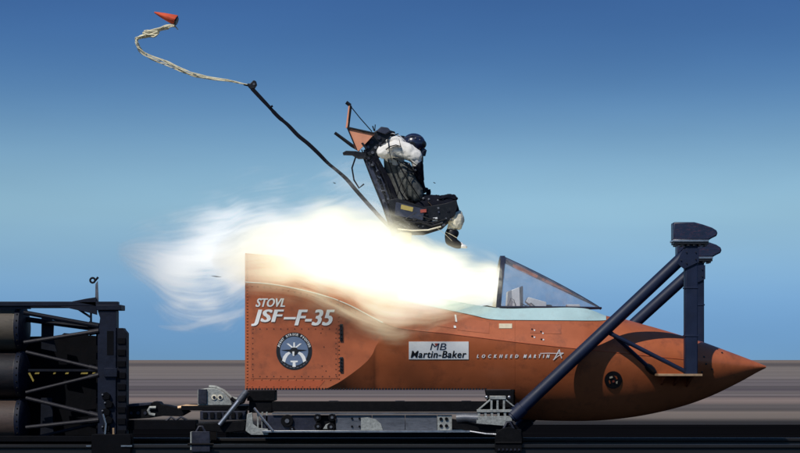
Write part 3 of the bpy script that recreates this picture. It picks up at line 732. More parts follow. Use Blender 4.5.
# slippers wrapped round the rails
def slipper(X0, X1, y0, y1, Y, dome, m):
    q = MB()
    if dome:
        n = 14; pts = [(X0, y1), (X0, lerp(y0,y1,.45))] + [(lerp(X0,X1,.5) - (X1-X0)/2*cos(pi*i/n), lerp(y0,y1,.45) - (lerp(y0,y1,.45)-y0)*sin(pi*i/n)) for i in range(1, n)] + [(X1, lerp(y0,y1,.45)), (X1, y1)]
    else:
        pts = [(X0,y1),(X0+.5,y0),(X1-.5,y0),(X1,y1)]
    q.prism(pts, Y-.085, Y-.045); q.prism(pts, Y+.045, Y+.085)
    a = P(X0, y0, Y); b = P(X1, y1, Y); q.box((a.x+.01, Y-.06, RAIL_Z+.006), (b.x-.01, Y+.06, max(RAIL_Z+.05, a.z-.02)))
    s = q.build('slipper', m, CAR, bevel=.004)
    xm = (X0+X1)/2
    q = MB(); q.ptube([(xm-5, y0+1.5, Y-.03),(xm-1.5, y0-5, Y-.03),(xm+1.5, y0-5, Y-.03),(xm+5, y0+1.5, Y-.03)], .014, 8); q.build('slipper_link', M['alu_dark'], s)
    q = MB(); q.ptube([(xm-13, lerp(y0,y1,.62), Y-.09),(xm+13, lerp(y0,y1,.62), Y-.09)], .012, 8); q.build('slipper_pin', M['iron'], s)
    return s
s1 = slipper(191.5, 210, 431.5, 452, -RAIL_Y, False, M['alu_dark'])
q = MB(); q.bx(190.2, 432, 191.6, 450, -RAIL_Y-.08, -RAIL_Y+.08); q.build('slipper_face', M['dirty_white'], s1)
s2 = slipper(495, 522, 427.5, 452, -RAIL_Y, True, M['iron'])
q = MB()
for k in range(6): q.disc(499+k*4, 449.6, 1.0, -RAIL_Y-.095, -RAIL_Y-.08, 8)
q.build('slipper_bolt', M['alu_dark'], s2)
slipper(199, 217, 430, 448, RAIL_Y, False, M['iron']); slipper(497, 523, 427.5, 449, RAIL_Y, True, M['iron'])
# coupling head at the rear end
q = MB(); q.prism([(197.5,405.5),(197.5,389.5),(207,388.2),(213,388.2),(219,389.5),(225,393.5),(230,399),(232,404),(232,405.5)], -.40, -.10); hd = q.build('coupling_head', M['dirty_white'], CAR, bevel=.008)
q = MB(); q.bx(198.2, 389.2, 206.6, 404, -.425, -.39); q.build('head_plate', M['alu_dark'], hd, bevel=.003)
for X in (214, 220):
    q = MB(); q.disc(X, 397.3, 2.7, -.412, -.38, 14); r_ = q.build('head_boss', M['cream'], hd)
    q = MB(); q.disc(X, 397.3, 1.5, -.420, -.41, 10); q.build('boss_bolt', M['alu_dark'], hd)
q = MB(); q.ptube([(209,386.6,-.3),(216,387.2,-.3),(224,391,-.3),(231,397.5,-.3),(237,399,-.3)], .018, 8); q.build('hose', M['dirty_white'], hd)
q = MB(); q.bx(181, 405.8, 262, 410.5, -.46, .30); q.build('rear_frame', M['iron'], CAR, bevel=.006)
q = MB(); q.bx(200, 411, 246, 420, -.55, -.35); q.build('rear_frame', M['alu_dark'], CAR, bevel=.006)
for k in range(6):
    q = MB(); q.bx(203+k*7, 412.5, 207+k*7, 418.5, -.57, -.55); q.build('frame_rib', M['iron'], CAR, bevel=.002)
q = MB(); q.prism([(196,424),(244,421),(246,424),(244,431),(224,433),(198,430)], -.66, -.40); q.build('rear_arm', M['iron'], CAR, bevel=.006)
q = MB(); q.ptube([(231,398,-.5),(238,404,-.5),(243,402,-.5),(247,394,-.5)], .02, 8); q.build('hose', M['iron'], CAR)

# ------------------------------------------------------------------ pusher sled with its rocket motors
PUS = thing('pusher_sled', 'sooty navy rocket pusher sled with open braced frame behind the orange cockpit', 'rocket sled', P(60, 450, 0))
Yp = -.62
q = MB(); q.bx(-60, 301.5, 118, 306.2, Yp, Yp+.10); q.bx(-60, 306.2, 30, 309, Yp+.02, Yp+.08); q.build('top_beam', M['pusher_navy'], PUS, bevel=.006)
q = MB(); q.bx(-60, 303, 118, 308, .50, .60); q.build('top_beam', M['pusher'], PUS, bevel=.006)
q = MB(); q.prism([(72,301.4),(86,298.6),(96,297.2),(96,306)], Yp+.0, Yp+.02); q.prism([(60,306.3),(97,306.3),(97,315),(90,313)], Yp+.0, Yp+.02); q.build('top_gusset', M['pusher_navy'], PUS, bevel=.003)
q = MB(); q.bx(96, 304.8, 121.2, 310.2, Yp-.05, Yp+.2); q.build('frame_cap', M['pusher_navy'], PUS, bevel=.006)
for Y0, Y1 in ((Yp-.03, Yp+.15), (.45, .60)):
    q = MB(); q.prism([(97.5,310.4),(116,310.4),(116,441),(97.5,441),(97.5,336),(100,318)], Y0, Y1); q.build('front_post', M['pusher_navy'], PUS, bevel=.006)
    q = MB(); q.prism([(116.2,328),(123,328),(124,330),(126.6,333),(126.6,446),(116.2,446)], Y0+.02, Y1); q.build('push_plate', M['pusher'], PUS, bevel=.006)
for k in range(9):
    q = MB(); q.bx(117.5, 338+k*11.5, 125.3, 344+k*11.5, Yp-.025, Yp-.008); q.build('push_plate_block', M['pusher_dark'], PUS, bevel=.003)
q = MB(); q.bx(107, 331, 113.5, 355, Yp-.034, Yp-.029); q.build('recess_shade', M['pusher_dark'], PUS)  # flat dark plate on the post, shade of a recess put into its colour
q = MB(); q.bx(104, 368, 117, 377, Yp-.06, Yp-.03); q.build('post_block', M['pusher_navy'], PUS, bevel=.004)
q = MB(); q.bx(96, 330, 108, 440, -.44, .44); q.build('front_bulkhead', M['pusher_dark'], PUS, bevel=.006)
# dark plates behind the braces, one extended as added filler for bright gaps
q = MB(); q.prism([(-60,338),(60,336),(64,333),(97,336),(97,441),(-60,441)], .02, .05); q.build('back_plate', M['pusher_dark'], PUS, bevel=.003)
q = MB(); q.prism([(41.5,315),(51,317),(53.5,326),(53,338),(57,352),(41,349)], -.35, -.32); q.build('hanger_plate', M['pusher'], PUS, bevel=.003)
q = MB(); q.prism([(41,398),(52,398),(54,441),(40,441)], -.35, -.32); q.build('hanger_plate', M['pusher'], PUS, bevel=.003)
br = [((24,312.5,Yp+.05),(98,326,Yp+.02),.026,'pusher'),((24,319,Yp+.2),(98,329,Yp+.1),.03,'pusher'),((24,342.5,Yp),(98,331,Yp-.02),.022,'brace_grey'),
      ((26,352,Yp+.05),(98,369,Yp),.020,'brace_grey'),((26,392.5,Yp+.02),(98,375,Yp-.02),.019,'brace_grey'),((26,398,Yp+.04),(98,415.5,Yp),.022,'brace_grey'),
      ((26,427.5,Yp+.02),(98,420,Yp-.02),.022,'brace_grey'),((38,437,Yp+.1),(98,423,Yp+.02),.018,'pusher'),((26,345,.3),(98,331,.3),.026,'pusher')]
for a, b, r, m in br:
    q = MB(); q.ptube([a, b], r, 10); o = q.build('brace', M[m], PUS)
    q = MB(); pa, pb = P(*a), P(*b); dv = (pb-pa).normalized(); q.tube([pb - dv*.10, pb + dv*.01], r*1.35, 10); q.build('brace_end', M[m], o)
q = MB(); q.bx(28, 369.3, 98, 371.6, Yp-.01, Yp+.05); tb = q.build('middle_rail', M['pusher'], PUS, bevel=.003)
for a, b in ((34.5,39.5),(53,55.8),(65,68.8),(80.5,88),(92,95.5)):
    q = MB(); q.prism([(a+.8, 372.6),(b, 372.4),(b-.5, 374.0),(a, 374.2)], Yp-.016, Yp-.004); q.build('stencil_mark', M['yellow'], tb)
q = MB(); q.prism([(28,373),(30,372.6),(34,380.5),(33,382)], Yp-.016, Yp-.004); q.build('stencil_mark', M['yellow'], tb)
q = MB(); q.ptube([(78,309,Yp+.05),(91,317.5,Yp+.03)], .012, 8); q.build('brace', M['pusher'], PUS)
q = MB(); q.ptube([(91,310,Yp+.02),(91,325,Yp+.02)], .012, 8); q.build('brace', M['pusher'], PUS)
# aerial post with ring
q = MB(); q.prism([(95,305),(95.4,284),(97.6,281),(98.6,305)], Yp+.03, Yp+.05); po = q.build('aerial_post', M['alu'], PUS, bevel=.002)
q = MB(); cpt = P(92.6, 280.3, Yp+.04); q.tube([cpt + Vector((.026*cos(2*pi*i/16), 0, .026*sin(2*pi*i/16))) for i in range(17)], .011, 8, cap=False); q.build('aerial_ring', M['pusher'], po)
q = MB(); q.ptube([(94.8,281,Yp+.04),(98.2,277.2,Yp+.04)], .012, 8); q.build('aerial_tip', M['pusher'], po)
# base skid and slipper
q = MB(); q.bx(-60, 436, 98, 442, Yp, Yp+.12); q.build('base_beam', M['pusher_dark'], PUS, bevel=.006)
q = MB(); q.bx(-60, 436, 98, 442, .5, .62); q.build('base_beam', M['pusher_dark'], PUS, bevel=.006)
for X0, X1, sY in ((93,132,-1),(93,132,1),(-50,-12,-1),(-50,-12,1)):
    Y = sY*RAIL_Y; q = MB(); a = P(X0, 0, Y); b = P(X1, 0, Y)
    for e in (-1, 1): q.box((a.x, Y+e*.05, .15), (b.x, Y+e*.088, .36))
    q.box((a.x+.02, Y-.06, RAIL_Z+.006), (b.x-.02, Y+.06, .345)); q.build('slipper', M['pusher_dark'], PUS, bevel=.006)
# latch gear clustered low on the front post
for k in range(7):
    y = 394 + k*8; X = 101 + (k % 2)*2.5
    q = MB(); q.prism([(X,y),(X+5,y-2),(X+9,y+1),(X+8,y+5.5),(X+2,y+6)], Yp-.075, Yp-.03); q.build('latch_tooth', M['pusher_dark'], PUS, bevel=.004)
    q = MB(); q.ball(P(X+1.5, y+1, Yp-.078), .012, 8, 6); q.build('latch_bolt', M['alu'], PUS)
q = MB(); q.ptube([(113.5,428,Yp-.08),(113.8,446,Yp-.08)], .012, 8); q.build('latch_rod', M['tan'], PUS)
q = MB(); q.ptube([(103,414,Yp-.085),(106,424,Yp-.085),(105,434,Yp-.085),(109,442,Yp-.085)], .012, 8); q.build('hose', M['steel'], PUS)
for a, b in ((86,91),(121,132)):
    q = MB(); q.bx(a, 445.3, b, 446.8, -RAIL_Y-.1, -RAIL_Y-.085); q.build('slipper_lip', M['steel'], PUS)
# drawbar to the carriage
q = MB(); q.prism([(127,405.5),(150,403.8),(154,401.5),(159,402),(161,404.5),(166,405),(181,408.5),(189,412),(181,416.5),(163,416),(150,418),(127,419.5)], -.42, -.20); db = q.build('drawbar', M['iron'], PUS, bevel=.006)
q = MB(); q.prism([(128,404.2),(151,402.8),(151,405),(128,407)], -.45, -.16); q.build('drawbar_plate', M['alu_dark'], db, bevel=.003)
q = MB(); q.ptube([(156,407.5,-.44),(150,407.6,-.44),(148.3,410.5,-.44),(150,414,-.44),(155,415,-.44)], .017, 8); q.build('shackle', M['dirty_white'], db)
q = MB(); q.ptube([(178,408,-.40),(186,406.5,-.40),(198,407,-.40)], .024, 8); q.build('drawbar_pin', M['tan'], db)
for X in (131,138,145):
    q = MB(); q.disc(X, 413, 1.6, -.432, -.41, 10); q.build('drawbar_bolt', M['alu_dark'], db)
q = MB(); q.bx(122, 420.5, 196, 430, -.52, -.30); q.build('drawbar_guard', M['pusher_dark'], PUS, bevel=.006)
q = MB(); q.ptube([(166,421,-.5),(171,417,-.5),(176,420,-.5),(181,417,-.5),(187,420,-.5)], .012, 8); q.build('hose', M['alu_dark'], PUS)
# rocket motors: loaded tubes
def motor(yc, r, m, label, X1=24.5):
    rt = thing('rocket_motor', label, 'rocket motor', P(-30, yc, -.36))
    rm = r*sc_at(-.36); cz = P(0, yc, -.36).z; x0 = P(-90,0,-.36).x; xe = P(X1, 0, -.36).x; xs = P(18.5, 0, -.36).x
    def lathe(prof, n=40):
        q = MB(); vs = []; fs = []
        for x, rr in prof:
            for k in range(n): a = 2*pi*k/n; vs.append((x, -.36 + rr*cos(a), cz + rr*sin(a)))
        for i in range(len(prof)-1):
            for k in range(n): fs.append((i*n+k, i*n+(k+1) % n, (i+1)*n+(k+1) % n, (i+1)*n+k))
        fs.append(tuple(range(n))); fs.append(tuple((len(prof)-1)*n+k for k in range(n)))
        q.add(vs, fs); return q
    lathe([(x0, rm), (xs-.02, rm), (xs-.012, rm*.985), (xs, rm*.985)]).build('motor_case', M[m], rt)
    col = lathe([(xs+.001, rm*.99), (xs+.004, rm*1.035), (xe-.01, rm*1.035), (xe, rm*.99), (xe+.03, rm*.7), (xe+.05, rm*.3)]).build('collar', M['pusher_navy'], rt)
    q = MB()
    for k in range(22):
        a = 2*pi*k/22; q.ball((xs+.035, -.36 + rm*1.037*cos(a), cz + rm*1.037*sin(a)), .010, 6, 4)
    q.build('collar_bolts', M['iron'], col, kind='stuff')
motor(327.8, 22.8, 'rocket_olive', 'olive grey rocket motor tube, topmost of the stack on the pusher sled')
motor(374.6, 23.0, 'rocket_dark', 'nearly black rocket motor tube between the olive and the brown ones')
motor(420.3, 21.6, 'rocket_brown', 'scorched brown rocket motor tube lowest in the stack near the rail')

# ------------------------------------------------------------------ ejection seat
SEAT = thing('ejection_seat', 'black ejection seat tilted back in mid-air above the exhaust flame', 'ejection seat', P(402, 236, 0))
def sp(name, pts, Y0, Y1, m, bev=.004, parent=None, label=None):
    q = MB(); q.prism(pts, Y0, Y1); return q.build(name, M[m], parent or SEAT, bevel=bev, label=label)
for Y0, Y1 in ((-.20,-.15),(.15,.20)):
    sp('side_rail', [(361,153),(368,149),(381,176),(391,203),(401,232),(392,236),(382,206),(371,179)], Y0, Y1, 'seat_black')
    sp('rail_slide', [(366,163),(369.5,161.5),(383.5,193),(394,224),(390.5,225.5),(380,195)], Y0-.018, Y0-.001, 'seat_slate', .002)
sp('back_panel', [(363,152),(369,150),(384,178),(400,228),(393,231),(377,183)], -.149, .149, 'seat_black')
bk = sp('back_cushion', [(371,157),(377,155),(391,180),(403,212),(398,214),(385,184)], -.17, .17, 'suit_dark', .01)
hb = sp('headrest', [(364,144),(373,132.5),(380,128),(389,129),(392,139),(384,150),(374,158),(366,155)], -.17, .17, 'seat_black', .01)
sp('headrest_pad', [(389.5,130),(395,131.5),(396,142),(388,152),(384.5,150.5),(392.5,139)], -.12, .12, 'suit_dark', .008, hb)
sp('chute_container', [(376,131),(381,126.5),(388,127.5),(391,131),(385,134.5)], -.21, .21, 'seat_slate', .008, hb)
for k, (X, y) in enumerate(((368,147),(371.5,142),(375.5,147.5),(379,137.5),(372.5,152.5),(380.5,144))):
    q = MB(); q.disc(X, y, 1.5 + .5*(k % 2), -.19, -.168, 10); q.build('fitting', M['alu_dark'] if k % 2 else M['alu'], hb)
# stabiliser fin plates and rods at the head of the seat
for sd in (-1, 1):
    Y0 = -.235 if sd < 0 else .215
    sp('orange_fin', [(347.3,127.2),(374.6,133.8),(358.6,151.2),(355.5,149.5)], Y0, Y0+.02, 'seat_orange', .002, label='triangular faded orange fin plate')
    q = MB(); q.ptube([(347.4,128,Y0+.01),(350.2,106,Y0+.01)], .020, 8); f_ = q.build('fin_arm', M['seat_orange'], SEAT)
    q = MB(); q.ptube([(348.2,127.5,Y0+.0),(350.6,105.5,Y0+.0)], .013, 8); q.build('arm_edge', M['seat_black'], f_)
    q = MB(); q.ptube([(346.3,102.3,Y0+.01),(350.4,105.5,Y0+.01)], .02, 8); q.build('arm_tip', M['seat_black'], f_)
    q = MB(); q.ptube([(347.2,127.4,Y0-.012),(374.4,133.4,Y0-.012)], .012, 6); q.build('fin_edge', M['seat_black'], SEAT)
    q = MB(); q.ptube([(347.4,127.8,Y0-.012),(356.5,149.5,Y0-.012)], .008, 6); q.build('fin_edge', M['seat_black'], SEAT)
    q = MB(); q.ptube([(350.4,106,Y0),(360,118,Y0),(372,131.5,Y0)], .006, 6); q.build('fin_cord', M['web'], SEAT)
q = MB(); q.ptube([(334.8,132.8,-.05),(351.5,145.2,-.05),(360,150,-.05)], [.017,.02,.022], 8); q.build('trombone_rod', M['seat_black'], SEAT)
sp('canopy_breaker', [(342.5,152.6),(346,150.6),(356,151),(366,153),(366,158),(358,158),(352,154.5),(343,154.2)], -.24, -.14, 'seat_black')
sp('canopy_breaker', [(342.5,152.6),(346,150.6),(356,151),(366,153),(366,158),(358,158),(352,154.5),(343,154.2)], .14, .24, 'seat_black')
sp('breaker_pin', [(361,143),(363,142.4),(367.5,148),(366,149.5)], -.25, -.20, 'seat_black', .002)
q = MB(); q.ptube([(372.6,126,-.1),(374.3,131,-.1)], .008, 6); q.ptube([(375.2,124.5,-.1),(374.8,131,-.1)], .006, 6); q.build('pin', M['seat_black'], SEAT)
# bucket
for Y0, Y1 in ((-.27,-.235),(.235,.27)):
    bs = sp('bucket_side', [(388,200),(397,198),(424,207),(446,203),(456.5,199.5),(458,206),(455,215),(443,226),(424,232.5),(402,232),(394,226)], Y0, Y1, 'seat_black', .006)
    if Y0 < 0:
        sp('side_box', [(396,202),(424.5,209),(423,220.5),(394.5,215.5)], Y0-.035, Y0-.001, 'seat_slate', .005, bs)
        sp('yellow_label', [(401.3,204.4),(413.3,207.4),(412.5,211.6),(400.6,208.9)], Y0-.040, Y0-.0355, 'label_yellow', .0, bs)
        sp('red_label', [(420.2,209.6),(426.3,209),(426.6,212.2),(420.4,212.8)], Y0-.042, Y0-.001, 'red', .001, bs)
        sp('white_label', [(432,217.8),(437.3,217.2),(437.8,220.8),(432.6,221.4)], Y0-.012, Y0-.001, 'white', .001, bs)
        for k in range(12):
            X = 400 + k*4.6; y = 224.5 + 2.2*sin(k*1.7) - (max(0, k-6))*1.0
            q = MB(); q.disc(X, y, .9 + .5*(k % 3 == 0), Y0-.012, Y0-.001, 8); q.build('fitting', M['alu'], bs)
        q = MB(); q.ptube([(397,219,Y0-.02),(408,222.5,Y0-.03),(420,222,Y0-.03),(432,226,Y0-.02),(443,223,Y0-.02)], .012, 6); q.build('hose', M['seat_black'], bs)
        q = MB(); q.ptube([(398,229,Y0-.01),(412,230.5,Y0-.02),(428,230,Y0-.02),(441,226.5,Y0-.01)], .009, 6); q.build('leg_line', M['cream'], bs)
sp('bucket_pan', [(394,222),(452,212),(455,215),(443,226),(424,232),(402,232)], -.234, .234, 'seat_black', .006)
sp('survival_pack', [(396,212),(450,205),(452,211),(398,220)], -.2, .2, 'suit_dark', .01)
sp('rocket_pack', [(391,226),(400,226.5),(412,233),(411,241),(399,243),(393,236)], -.18, .18, 'cream', .006, label='pale cream rocket pack under the seat pan')
q = MB(); q.ptube([(356,156,-.22),(352,168,-.23),(354,180,-.23),(359,188,-.22),(364,184,-.22)], .010, 6); q.build('loose_line', M['web'], SEAT)
for k in range(16):      # small fittings up the side of the rails
    t = k/15; X = lerp(367, 397, t) + 3.0*sin(k*2.4) + 2; y = lerp(158, 229, t) - t*(1-t)*8
    q = MB(); q.disc(X, y, .8 + .5*((k*7) % 3 == 0), -.228, -.20, 8); q.build('fitting', M['alu'] if k % 2 else M['alu_dark'], SEAT)
for k in range(3):
    q = MB(); q.ptube([(370+k*3.4,160+k,-.215),(380+k*3.2,184-k,-.225),(388+k*3,206,-.22),(395+k*2.4,228,-.215)], .008, 6); q.build('conduit', M['seat_slate'] if k == 1 else M['seat_black'], SEAT)
crng = random.Random(77)
for k in range(34):
    t = crng.random(); X = lerp(364, 396, t) + crng.uniform(-3.5, 5); y = lerp(150, 226, t) - t*(1-t)*8
    w_, h_, d_ = crng.uniform(1.0, 3.2), crng.uniform(1.2, 4.5), crng.uniform(.01, .05); an = radians(65) + crng.uniform(-.3, .3)
    pts = [(X + a*w_*sin(an) + b*h_*cos(an), y - a*w_*cos(an)*.6 + b*h_*sin(an)) for a, b in ((-.5,-.5),(.5,-.5),(.5,.5),(-.5,.5))]
    sp('fitting', pts, -.205-d_, -.19, crng.choice(('seat_black','seat_black','seat_slate','suit_dark','alu_dark','alu')), .002)
for k in range(22):
    X = crng.uniform(392, 452); y = crng.uniform(205, 228) - max(0, X-440)*.5; w_, h_ = crng.uniform(1, 4), crng.uniform(.8, 2.6); an = crng.uniform(-.4, .2)
    pts = [(X + a*w_*cos(an) - b*h_*sin(an), y + a*w_*sin(an) + b*h_*cos(an)) for a, b in ((-.5,-.5),(.5,-.5),(.5,.5),(-.5,.5))]
    sp('fitting', pts, -.27-crng.uniform(.006,.03), -.269, crng.choice(('seat_black','seat_black','suit_dark','alu_dark','seat_slate','alu')), .001)
for k in range(5):
    x0_ = crng.uniform(392, 415); q = MB(); q.ptube([(x0_, 218+crng.uniform(-6,6), -.29), (x0_+10, 220+crng.uniform(-6,6), -.30), (x0_+22, 217+crng.uniform(-6,6), -.30), (x0_+32, 214+crng.uniform(-6,6), -.28)], .007, 6); q.build('conduit', M['seat_black'], SEAT)
q = MB(); q.ptube([(420,204,-.06),(426,197.5,-.06),(428.5,193,-.05),(428.5,192,.05),(426,197.5,.06),(420,204,.06)], .010, 8); q.build('firing_handle', M['yellow'], SEAT)

# ------------------------------------------------------------------ test dummy in the seat
DUM = thing('test_dummy', 'test dummy strapped in the seat, white sleeves, dark helmet and grey suit', 'dummy', P(404, 222, 0))
off = DUM.location
J = {}; E = []
def joint(n, X, y, Y, rx, ry=None): J[n] = (P(X, y, Y), rx, ry or rx)
joint('pelvis', 403, 212, 0, .125, .16); joint('waist', 402, 197, 0, .115, .15); joint('chest', 397, 176, 0, .135, .17); joint('upper', 391, 157, 0, .12, .15); joint('neck', 398, 148, 0, .065)
joint('head', 410, 144.5, 0, .085)
E += [('pelvis','waist'),('waist','chest'),('chest','upper'),('upper','neck'),('neck','head')]
for s, sy in (('n',-1),('f',1)):
    joint('sh'+s, 386, 152, sy*.19, .085); joint('ua'+s, 399, 150, sy*.24, .085); joint('el'+s, 416, 157.5, sy*.25, .072); joint('fa'+s, 417.5, 171, sy*.20, .052); joint('wr'+s, 422, 187, sy*.11, .036); joint('ha'+s, 425, 193, sy*.085, .036)
    joint('hip'+s, 408, 211, sy*.10, .11); joint('th'+s, 430, 206, sy*.13, .105); joint('kn'+s, 452.5, 204, sy*.15, .080); joint('ca'+s, 455, 219, sy*.15, .066); joint('an'+s, 449.5, 236, sy*.14, .052); joint('he'+s, 447.5, 242.5, sy*.14, .046); joint('to'+s, 464, 246, sy*.15, .036)
    E += [('upper','sh'+s),('sh'+s,'ua'+s),('ua'+s,'el'+s),('el'+s,'fa'+s),('fa'+s,'wr'+s),('wr'+s,'ha'+s),('pelvis','hip'+s),('hip'+s,'th'+s),('th'+s,'kn'+s),('kn'+s,'ca'+s),('ca'+s,'an'+s),('an'+s,'he'+s),('he'+s,'to'+s)]
names = list(J); me = bpy.data.meshes.new('body')
me.from_pydata([tuple(J[n][0]-off) for n in names], [(names.index(a), names.index(b)) for a, b in E], [])
tmp = bpy.data.objects.new('tmp', me); C.objects.link(tmp)
sk = tmp.modifiers.new('skin', 'SKIN'); sk.branch_smoothing = .6
for i, n in enumerate(names):
    sv = me.skin_vertices[0].data[i]; sv.radius = (J[n][1], J[n][2]); sv.use_root = (n == 'pelvis')
sb = tmp.modifiers.new('sub', 'SUBSURF'); sb.levels = 2; sb.render_levels = 2
bpy.context.view_layer.update()
bme = bpy.data.meshes.new_from_object(tmp.evaluated_get(bpy.context.evaluated_depsgraph_get()))
bpy.data.objects.remove(tmp)
bod = MB(); bod.v = [v.co + off for v in bme.vertices]; bod.f = [tuple(p.vertices) for p in bme.polygons]
for sy in (-1, 1):       # gloved fingers closed round the firing handle
    base = P(425, 193, sy*.075)
    for k, (ln, dz) in enumerate(((.030,.030),(.034,.012),(.032,-.006),(.026,-.022))):
        b0 = base + Vector((.012, -sy*.004, dz))
        bod.tube([b0, b0 + Vector((ln, 0, .002)), b0 + Vector((ln+.012, -sy*.030, 0)), b0 + Vector((ln-.008, -sy*.052, -.002))], [.011,.010,.0095,.007], 7)
    b0 = base + Vector((-.005, -sy*.01, .03)); bod.tube([b0, b0 + Vector((.018,-sy*.028,.018)), b0 + Vector((.036,-sy*.045,.012))], [.012,.011,.008], 7)
bo = bod.build('body', [M['suit'], M['suit_white'], M['suit_dark'], M['cream'], M['seat_black'], M['white']], DUM, smooth=180, recalc=True)
for p in bo.data.polygons:
    c = p.center + off; s = sc_at(c.y); X = 400 + c.x/s; y = 360 - (c.z - CAMZ)/s; i = 0
    if y < 166 and X < 424 and not (X > 404 and abs(c.y) < .12) and y < 147 + (X-378)*.5 + 10: i = 1
    elif X > 414 and y < 200 and y >= 160: i = 2
    elif y > 241 and X > 461: i = 5
    elif y > 231 and X > 436: i = 4
    elif X > 440 and y > 214: i = 3
    elif y > 199: i = 2
    p.material_index = i
# loose white sleeve folds over shoulder and upper arm
WR = bpy.data.textures.new('wrinkle', 'CLOUDS'); WR.noise_scale = .035; WR.noise_depth = 2
def blob(name, rows, m, n=14, parent=None, seed=1, amp=.012):
    """swept body: rows of (X, y, Y, rx_across, rz) with uneven cloth surface"""
    rnd = random.Random(seed); q = MB(); pts = [P(r[0], r[1], r[2]) for r in rows]; vs, fs = [], []
    for i, p in enumerate(pts):
        t = (pts[min(len(pts)-1, i+1)] - pts[max(0, i-1)]).normalized(); a = Vector((0,1,0)); a = (a - t*a.dot(t)).normalized(); b = t.cross(a)
        for k in range(n):
            w_ = 2*pi*k/n; e = 1 + rnd.uniform(-1, 1)*amp/max(.02, rows[i][4])
            vs.append(p + a*(cos(w_)*rows[i][3]*e) + b*(sin(w_)*rows[i][4]*e))
    for i in range(len(pts)-1):
        for k in range(n): fs.append((i*n+k, i*n+(k+1) % n, (i+1)*n+(k+1) % n, (i+1)*n+k))
    fs.append(tuple(range(n))); fs.append(tuple((len(pts)-1)*n+k for k in range(n)))
    q.add(vs, fs); o = q.build(name, M[m], parent or DUM, smooth=70)
    s_ = o.modifiers.new('sub', 'SUBSURF'); s_.levels = 2; s_.render_levels = 2
    dm = o.modifiers.new('wrinkle', 'DISPLACE'); dm.texture = WR; dm.strength = amp*2.6; dm.mid_level = .5
    return o
for sy in (-1, 1):
    blob('sleeve', [(378,155.5,sy*.20,.04,.04),(381,153,sy*.21,.07,.075),(387,150,sy*.22,.075,.085),(391,148.5,sy*.225,.066,.074),(395,147.5,sy*.235,.084,.095),(403,149.5,sy*.245,.082,.094),(409,152.5,sy*.25,.084,.094),(413,154.5,sy*.25,.072,.08),(417,157.5,sy*.25,.072,.078),(420,160,sy*.245,.045,.05)], 'suit_white', 18, None, 5, .007)
    blob('sleeve_cuff', [(417.5,160,sy*.245,.055,.055),(418.5,165,sy*.22,.070,.062),(418.5,174,sy*.19,.062,.056),(421,183,sy*.14,.05,.046)], 'suit_dark', 12, None, 6, .006)
    blob('shoulder_pad', [(386,142,sy*.19,.04,.03),(391,139,sy*.20,.06,.04),(398,139.5,sy*.20,.06,.04),(404,143,sy*.19,.04,.03)], 'suit_white', 14, None, 8, .006)
    blob('leg_garter', [(454,212,sy*.15,.078,.074),(455.5,215.5,sy*.15,.092,.086),(456.5,221.5,sy*.15,.096,.094),(455,226,sy*.15,.080,.078),(454,228.5,sy*.148,.066,.062)], 'cream', 14, None, 3, .008)
    blob('boot', [(453,228.5,sy*.145,.070,.074),(452,234,sy*.145,.076,.080),(450,240,sy*.145,.072,.074),(456,244.5,sy*.15,.058,.052),(462,246.5,sy*.152,.050,.036)], 'seat_black', 14, None, 4, .003)
    blob('boot_toe', [(460,245.8,sy*.152,.045,.026),(464.5,246.4,sy*.152,.042,.024),(467.5,247.5,sy*.152,.022,.012)], 'white', 12, None, 4, .001)
# helmet, visor, mask
hc = P(413.6, 143.8, -.08)
q = MB(); q.ball(hc, .122, 22, 14, 1.08, .98, .95); he = q.build('helmet', M['helmet'], DUM, smooth=60)
q = MB(); q.ball(hc + Vector((.045, 0, -.005)), .098, 20, 12, 1.0, .98, .70); q.build('visor', M['black'], he, smooth=60)
q = MB(); q.tube([hc + Vector((-.02,-.124,-.03)), hc + Vector((-.02,-.104,-.03))], .040, 14); q.tube([hc + Vector((-.02,.104,-.03)), hc + Vector((-.02,.124,-.03))], .040, 14); q.build('ear_cup', M['seat_black'], he, bevel=.004)
q = MB(); q.tube([hc + Vector((.06,0,-.06)), hc + Vector((.10,0,-.095)), hc + Vector((.095,0,-.13))], [.05,.052,.036], 12); mk = q.build('oxygen_mask', M['seat_slate'], he)
q = MB(); q.tube([hc + Vector((.09,0,-.12)), hc + Vector((.09,-.03,-.2)), hc + Vector((.03,-.06,-.3)), hc + Vector((-.03,-.1,-.42))], .018, 8); q.build('mask_hose', M['seat_black'], mk)
for a in ((.02,-.108,.045),(.065,-.088,.03),(-.05,-.105,.02),(.075,-.075,-.03)):
    q = MB(); q.ball(hc + Vector(a), .013, 8, 6); q.build('helmet_fitting', M['alu'], he)
q = MB(); q.tube([hc + Vector((-.105,-.05,.05)), hc + Vector((-.02,-.1,.072)), hc + Vector((.08,-.07,.06))], .013, 6); q.build('helmet_edge', M['seat_slate'], he)
# harness and restraint straps
def strap(name, pts, wd=.02, m='web'):
    q = MB(); q.tube([P(*p) for p in pts], wd, 6, flat=.25); return q.build(name, M[m], DUM)
strap('harness_strap', [(386,134.5,-.12),(393,133.5,-.15),(400,136,-.16),(406,142,-.15)], .02, 'white')
strap('harness_strap', [(386,149.5,-.325),(390,146.5,-.335),(396,145,-.345),(401,146.5,-.35)], .024)
strap('harness_strap', [(388,138,-.25),(388.5,145,-.32),(389.5,152,-.325),(391.5,161,-.29)], .016)
strap('harness_strap', [(399,139,-.27),(400.5,146,-.345),(402,154,-.35),(405,163,-.3)], .009)
strap('harness_strap', [(380,146,-.24),(384,141,-.27),(390,136,-.24),(398,134,-.2)], .022)
strap('harness_strap', [(409,159.5,-.345),(413,163,-.32),(418,166,-.30)], .018)
strap('harness_strap', [(393,158,-.28),(402,163,-.29),(413,170,-.28),(417,176,-.24)], .022)
